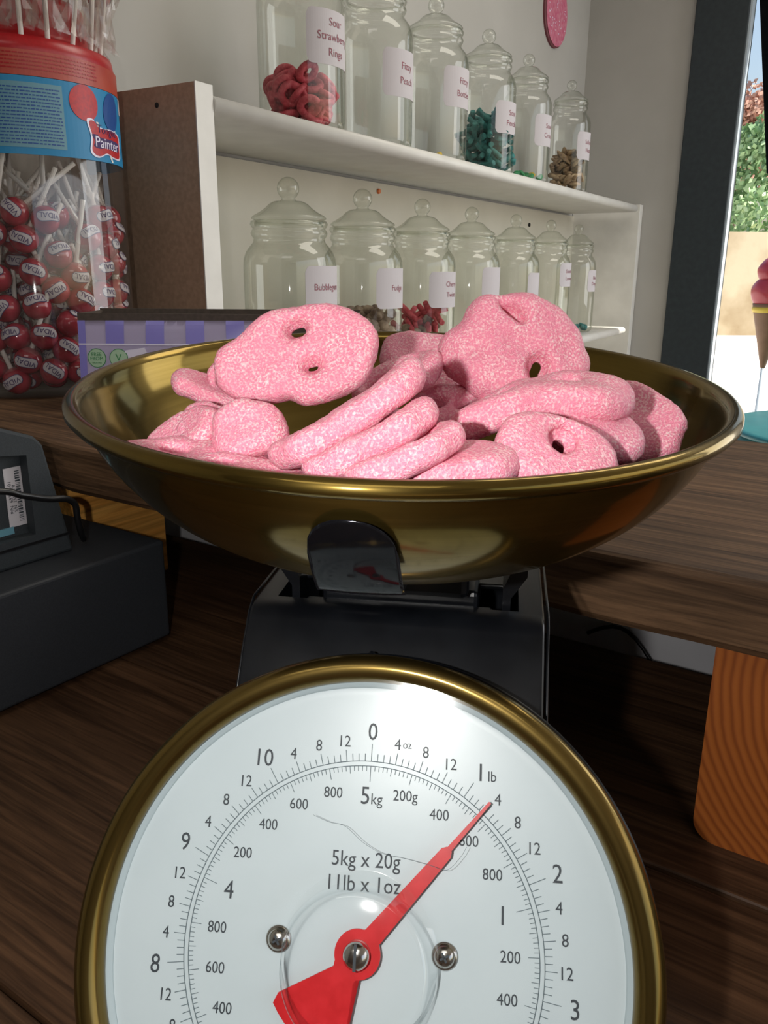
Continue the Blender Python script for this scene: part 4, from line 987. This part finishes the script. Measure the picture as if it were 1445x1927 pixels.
zm = (zb0 + zb1) / 2
wrapped_poly('printed_lollipop', arc_poly(TR * 0.655, zm + 0.020, 0.0195, 0.0185), 0.0013, TR, AF, M['printred'], bl)
wrapped_poly('printed_lollipop', arc_poly(TR * 1.07, zm + 0.017, 0.0215, 0.0175, rot=1.2), 0.0013, TR, AF, M['deepblue'], bl)
for x0, x1, y0, y1 in ((TR * 0.80, TR * 0.87, zm + 0.003, zm - 0.012), (TR * 1.12, TR * 1.12, zm + 0.000, zm - 0.012), (TR * 0.98, TR * 1.02, zm - 0.030, zb0 + 0.001)):
    wrapped_poly('printed_stick', [(x0 - 0.0018, y0), (x0 + 0.0018, y0), (x1 + 0.0018, y1), (x1 - 0.0018, y1)][::-1], 0.0012, TR, AF, M['stick'], bl)
zm += 0.008
lg = [(TR * 0.66, zm - 0.005), (TR * 0.74, zm - 0.003), (TR * 0.82, zm - 0.010), (TR * 1.05, zm - 0.010), (TR * 1.22, zm - 0.014), (TR * 1.24, zm - 0.026), (TR * 1.22, zm - 0.040), (TR * 1.05, zm - 0.041), (TR * 0.92, zm - 0.038), (TR * 0.78, zm - 0.043), (TR * 0.68, zm - 0.038), (TR * 0.70, zm - 0.022)]
def scale_poly(p, k):
    cx = sum(q[0] for q in p) / len(p); cy = sum(q[1] for q in p) / len(p); return [(cx + (x - cx) * k, cy + (y - cy) * k) for x, y in p]
lgs = [tuple(v) for v in catmull(lg, 4)]
wrapped_poly('logo_outline', scale_poly(lgs, 1.0), 0.0014, TR, AF, M['pale'], bl)
wrapped_poly('logo_ground', scale_poly(lgs, 0.90), 0.0016, TR, AF, M['printred'], bl)
wrapped_poly('logo_ground', scale_poly([(x, y * 0.45 + (zm - 0.028) * 0.55) for x, y in lgs], 0.80), 0.0018, TR, AF, M['inkpurple'], bl)
for s_, y_, sz_, m_ in (('Tongue', zm - 0.0135, 0.0125, 'inkpurple'), ('Painter', zm - 0.0265, 0.0165, 'pale')):
    me = text_mesh(s_, sz_).copy(); me.transform(Matrix.Translation((TR * 0.955, y_, 0.0020)) @ Matrix.Rotation(-0.03, 4, 'Z'))
    bm = bmesh.new(); bm.from_mesh(me); bmesh.ops.triangulate(bm, faces=bm.faces[:]); bm.to_mesh(me); bm.free(); wrap(me, TR, AF); link('lettering', me, M[m_], bl)
wrapped_rect('white_patch', TR * 1.36, TR * 1.50, zm + 0.012, zm + 0.030, 0.0013, TR, AF, M['paper'], bl, 4)

# one lollipop: candy, stick, wrapper label with print, wrapper tail
LR = 0.0160
def lolly_meshes():
    bm = bmesh.new(); bmesh.ops.create_icosphere(bm, subdivisions=3, radius=LR)
    for v in bm.verts: v.co *= 1 + 0.03 * noise.noise(v.co * 90)
    for f in bm.faces: f.smooth = True
    c = bpy.data.meshes.new('candy'); bm.to_mesh(c); bm.free(); c.materials.append(M['candy'])
    bm = tube_bm([(0, 0, -LR * 0.9), (0, 0, -LR - 0.070)], 0.0027, 10)
    s = bpy.data.meshes.new('stick'); bm.to_mesh(s); bm.free(); s.materials.append(M['stick'])
    Rw = LR + 0.0006
    def sph(me, z):
        for v in me.vertices:
            a, b = v.co.x / Rw, v.co.y / Rw; r = Rw + z + v.co.z
            v.co = Vector((r * math.cos(b) * math.cos(a), r * math.cos(b) * math.sin(a), r * math.sin(b)))
    def patch(w_, h_, z, nm, m):
        bm = bmesh.new(); n = 14; cols = []
        for i in range(n + 1):
            x = -w_ + 2 * w_ * i / n; e = math.sqrt(max(0.0, 1 - (abs(x) / w_) ** 5)); yo = 0.0012 * math.sin(x * 180)
            cols.append([bm.verts.new((x, -h_ * (0.35 + 0.65 * e) + yo, 0)), bm.verts.new((x, yo, 0)), bm.verts.new((x, h_ * (0.35 + 0.65 * e) + yo, 0))])
        for A, B in zip(cols, cols[1:]):
            for k in (0, 1): bm.faces.new((A[k], B[k], B[k + 1], A[k + 1]))
        me = bpy.data.meshes.new(nm); bm.to_mesh(me); bm.free(); sph(me, z); me.materials.append(m); return me
    rimm = patch(0.0142, 0.0062, 0.0002, 'label_border', M['inkpurple']); lab = patch(0.0134, 0.0053, 0.0005, 'label', M['paper'])
    t = text_mesh('VIDAL', 0.0082).copy(); bm = bmesh.new(); bm.from_mesh(t); bmesh.ops.triangulate(bm, faces=bm.faces[:]); bm.to_mesh(t); bm.free(); sph(t, 0.0008); t.materials.append(M['inkpurple'])
    # twisted film collar round the stick
    bm = bmesh.new(); rings = []
    for i, (r, z) in enumerate(((LR * 0.8, -LR * 0.72), (0.0075, -LR - 0.002), (0.0035, -LR - 0.006), (0.0075, -LR - 0.013), (0.0125, -LR - 0.021))):
        rings.append([bm.verts.new((r * (1 + 0.3 * (i > 2) * math.sin(k * 2.4)) * math.cos(2 * PI * k / 14), r * (1 + 0.3 * (i > 2) * math.sin(k * 2.4)) * math.sin(2 * PI * k / 14), z + 0.002 * (i > 3) * math.sin(k * 1.7))) for k in range(14)])
    for A, B in zip(rings, rings[1:]):
        for k in range(14): bm.faces.new((A[k], A[(k + 1) % 14], B[(k + 1) % 14], B[k]))
    f = bpy.data.meshes.new('wrapper'); bm.to_mesh(f); bm.free(); f.materials.append(M['film'])
    bm = bmesh.new(); rings = []
    for i, (r, z) in enumerate(((0.004, LR + 0.004), (LR * 0.8, LR * 0.9), (LR * 1.08, 0), (LR * 0.9, -LR * 0.9), (0.011, -LR - 0.012), (0.010, -LR - 0.028), (0.013, -LR - 0.045), (0.017, -LR - 0.058))):
        rings.append([bm.verts.new((r * (1 + (0.06 + 0.07 * i) * math.sin(k * 2.4 + i)) * math.cos(2 * PI * k / 16), r * (1 + (0.06 + 0.07 * i) * math.sin(k * 2.4 + i)) * math.sin(2 * PI * k / 16), z + 0.004 * (i > 6) * math.sin(k * 1.7))) for k in range(16)])
    for A, B in zip(rings, rings[1:]):
        for k in range(16): bm.faces.new((A[k], A[(k + 1) % 16], B[(k + 1) % 16], B[k]))
    f2 = bpy.data.meshes.new('wrapper'); bm.to_mesh(f2); bm.free(); f2.materials.append(M['film'])
    return c, s, rimm, lab, t, f, f2
lc, ls, lrim, llab, ltx, lfi, lfl = lolly_meshes()
def lolly(p, q, label, group, printed=True, film=None):
    e = bpy.data.objects.new('lollipop', None); e.empty_display_size = 0.01; COL.objects.link(e)
    e.matrix_world = Matrix.Translation(p) @ q.to_matrix().to_4x4(); tag(e, label, 'lollipop', group)
    link('candy', lc, None, e); link('stick', ls, None, e); link('wrapper', film or lfi, None, e)
    if printed:
        b = link('label_border', lrim, None, e); l = link('label', llab, None, e); link('lettering', ltx, None, l)
    return e
from mathutils import Quaternion
r_ = random.Random(21); placed = []; tries = 0
while len(placed) < 185 and tries < 90000:
    tries += 1
    a = AF + r_.uniform(-1.75, 1.75); hmax = 0.205
    zz = LR + 0.003 + (hmax - LR) * r_.random() ** 0.9
    rr = TR - LR - 0.0035 if r_.random() < 0.55 else (TR - LR - 0.004) * r_.uniform(0.3, 0.8)
    p = Vector((rr * math.cos(a), rr * math.sin(a), zz))
    if all((p - q).length > 2 * LR * 0.88 for q in placed): placed.append(p)
for i, p in enumerate(placed):
    # label faces outward, the stick points sideways or up along the wall
    out_ = Vector((p.x, p.y, r_.uniform(-0.15, 0.25) * TR)).normalized()
    x_ = (out_ + 0.18 * Vector((r_.gauss(0, 1), r_.gauss(0, 1), r_.gauss(0, 1)))).normalized()
    spin = r_.choice((r_.uniform(2.4, 3.9), r_.uniform(-0.9, 0.9) + PI, r_.uniform(0, 2 * PI)))
    tz = Vector((0, 0, 1)); tz = (tz - x_ * tz.dot(x_)).normalized(); y_ = tz.cross(x_)
    z_ = tz * math.cos(spin) + y_ * math.sin(spin)
    z_ = (z_ + x_ * r_.uniform(-0.1, 0.35)).normalized()
    end = p - z_ * (LR + 0.07)
    if math.hypot(end.x, end.y) > TR - 0.004 or end.z < 0.004 or end.z > 0.38:
        # swing the stick to point inward and up
        z_ = (Vector((p.x * 0.9, p.y * 0.9, -0.10 - 0.05 * r_.random())) + 0.03 * Vector((r_.gauss(0, 1), r_.gauss(0, 1), 0))).normalized()
    x_ = (x_ - z_ * x_.dot(z_)).normalized(); y_ = z_.cross(x_)
    q = Matrix((x_, y_, z_)).transposed().to_quaternion()
    lolly(TC + p, q, 'wrapped red ball lollipop lying inside the clear tub', 'red ball lollipops inside the tub')
# ring of lollipops standing in the lid
for tier, (rad_, zz, angs, L_) in enumerate(((TR * 0.86, zl + 0.046, (-0.95, -0.60, -0.22, 0.12, 0.40, 0.72, 1.05, 1.45, 1.9), 0.087), (TR * 0.62, zl + 0.088, (-0.5, 0.1, 0.75, 1.4, 2.1), 0.087))):
    for a_ in angs:
        a = AF + a_; up_ = (Vector((math.cos(a) * 0.16, math.sin(a) * 0.16, 1)) + 0.04 * Vector((r_.gauss(0, 1), r_.gauss(0, 1), 0))).normalized()
        p = TC + Vector((rad_ * math.cos(a), rad_ * math.sin(a), zz)) + up_ * (L_ - 0.006)
        x_ = Vector((math.cos(a + 0.3), math.sin(a + 0.3), 0)); x_ = (x_ - up_ * x_.dot(up_)).normalized()
        lolly(p, Matrix((x_, up_.cross(x_), up_)).transposed().to_quaternion(), 'wrapped lollipop standing in the red lid of the tub, stick down', 'lollipops standing in the lid', film=lfl)

# ------------------------------------------------------------------ purple pouch and card box behind the bowl
def pouch():
    e = empty('sweet_pouch', (-0.213, 0.862, ZU + 0.001), math.radians(3)); tag(e, 'lilac and purple striped pouch standing behind the brass bowl', 'pouch')
    Wd, Ht = 0.200, 0.0955
    def front(x, z): return -0.020 * math.sin(PI * min(1, max(0, (x + Wd / 2) / Wd))) * (1 - max(0, z) / Ht) ** 0.7 - 0.0015
    def sheet(x0, x1, z0, z1, off, n=16, mz=10):
        bm = bmesh.new(); g = []
        for i in range(n + 1):
            x = x0 + (x1 - x0) * i / n; g.append([bm.verts.new((x + 0.0035 * (1 - (z0 + (z1 - z0) * j / mz) / Ht) * (1 if x > 0 else -1) * abs(x) / (Wd / 2), front(x, z0 + (z1 - z0) * j / mz) - off, z0 + (z1 - z0) * j / mz)) for j in range(mz + 1)])
        for A, B in zip(g, g[1:]):
            for j in range(mz): bm.faces.new((A[j], B[j], B[j + 1], A[j + 1]))
        return bm
    bm = sheet(-Wd / 2, Wd / 2, 0, Ht, 0, 40, 16); bmesh.ops.solidify(bm, geom=bm.faces[:], thickness=-0.004)
    finish(bm, 'pouch_body', M['lilac'], e, True)
    zs = 0.0725
    for i in range(5):
        x0 = -Wd / 2 + 0.0 + i * 0.0405 + (0.0 if i else 0); 
        bm = sheet(x0 if i else -Wd / 2, x0 + (0.0075 if i == 0 else 0.0195) , zs if i else 0.0, Ht, 0.0006, 4, 6) if i == 0 else sheet(x0 - 0.0125, x0 + 0.0062, zs, Ht, 0.0006, 4, 6)
        finish(bm, 'printed_stripe', M['purple'], e)
    finish(sheet(-Wd / 2, Wd / 2, zs - 0.0012, zs + 0.0002, 0.0012, 30, 1), 'tear_line', M['pale'], e)
    for i, (x, w0, w1) in enumerate(((-0.043, 0.020, 0.024), (0.012, 0.030, 0.026), (0.07, 0.018, 0.02))):
        bm = bmesh.new(); pl = [(x - w0 / 2, 0.066), (x + w0 / 2, 0.069), (x + w0 / 2 + 0.012, 0.045), (x + w1, 0.004), (x - w1, 0.004), (x - w0 / 2 - 0.008, 0.04)]
        bm.faces.new([bm.verts.new((a, front(a, b) - 0.0010, b)) for a, b in pl]); finish(bm, 'printed_shape', M['pale'], e)
    for i, x in enumerate((-0.0830, -0.0600)):
        def onf(me, xx, zz, off):
            for v in me.vertices:
                a, b = xx + v.co.x, zz + v.co.y; v.co = Vector((a, front(a, b) - off - v.co.z, b))
        for nm, r, off, m in (('stamp_ring', 0.0098, 0.0009, 'stampink'), ('stamp', 0.0090, 0.0012, 'stamp')):
            bm = bmesh.new(); bm.faces.new([bm.verts.new((r * math.cos(2 * PI * k / 32), r * math.sin(2 * PI * k / 32), 0)) for k in range(32)]); bmesh.ops.poke(bm, faces=bm.faces[:])
            me = bpy.data.meshes.new(nm); bm.to_mesh(me); bm.free(); onf(me, x, 0.0580, off); link(nm, me, M[m], e)
        for s_, dz, sz in ((('FREE', 0.0040, 0.0052), ('FROM', -0.0004, 0.0052), ('GELATINE', -0.0046, 0.0022)) if i == 0 else (('VEGAN', -0.0050, 0.0030), ('V', 0.0010, 0.0105))):
            me = text_mesh(s_, sz).copy(); onf(me, x, 0.0580 + dz, 0.0015); link('lettering', me, M['stampink'], e)
    me = text_mesh('Gummies', 0.020).copy()
    for v in me.vertices: a, b = -0.034 + v.co.x, 0.030 + v.co.y; v.co = Vector((a, front(a, b) - 0.0016 - v.co.z, b))
    link('lettering', me, M['inkpurple'], e)
pouch()
cb = empty('card_box', (-0.160, 0.935, ZU), math.radians(-2)); tag(cb, 'dark brown open card box behind the purple pouch', 'box')
for nm, lo, hi in (('front_wall', (-0.17, -0.035, 0.001), (0.13, -0.032, 0.1010)), ('back_wall', (-0.17, 0.032, 0.001), (0.13, 0.035, 0.1030)), ('side_wall', (-0.17, -0.032, 0.001), (-0.167, 0.032, 0.1010)), ('side_wall', (0.127, -0.032, 0.001), (0.13, 0.032, 0.1010)), ('base', (-0.167, -0.032, 0.001), (0.127, 0.032, 0.004))):
    box(nm, lo, hi, M['card'], cb)
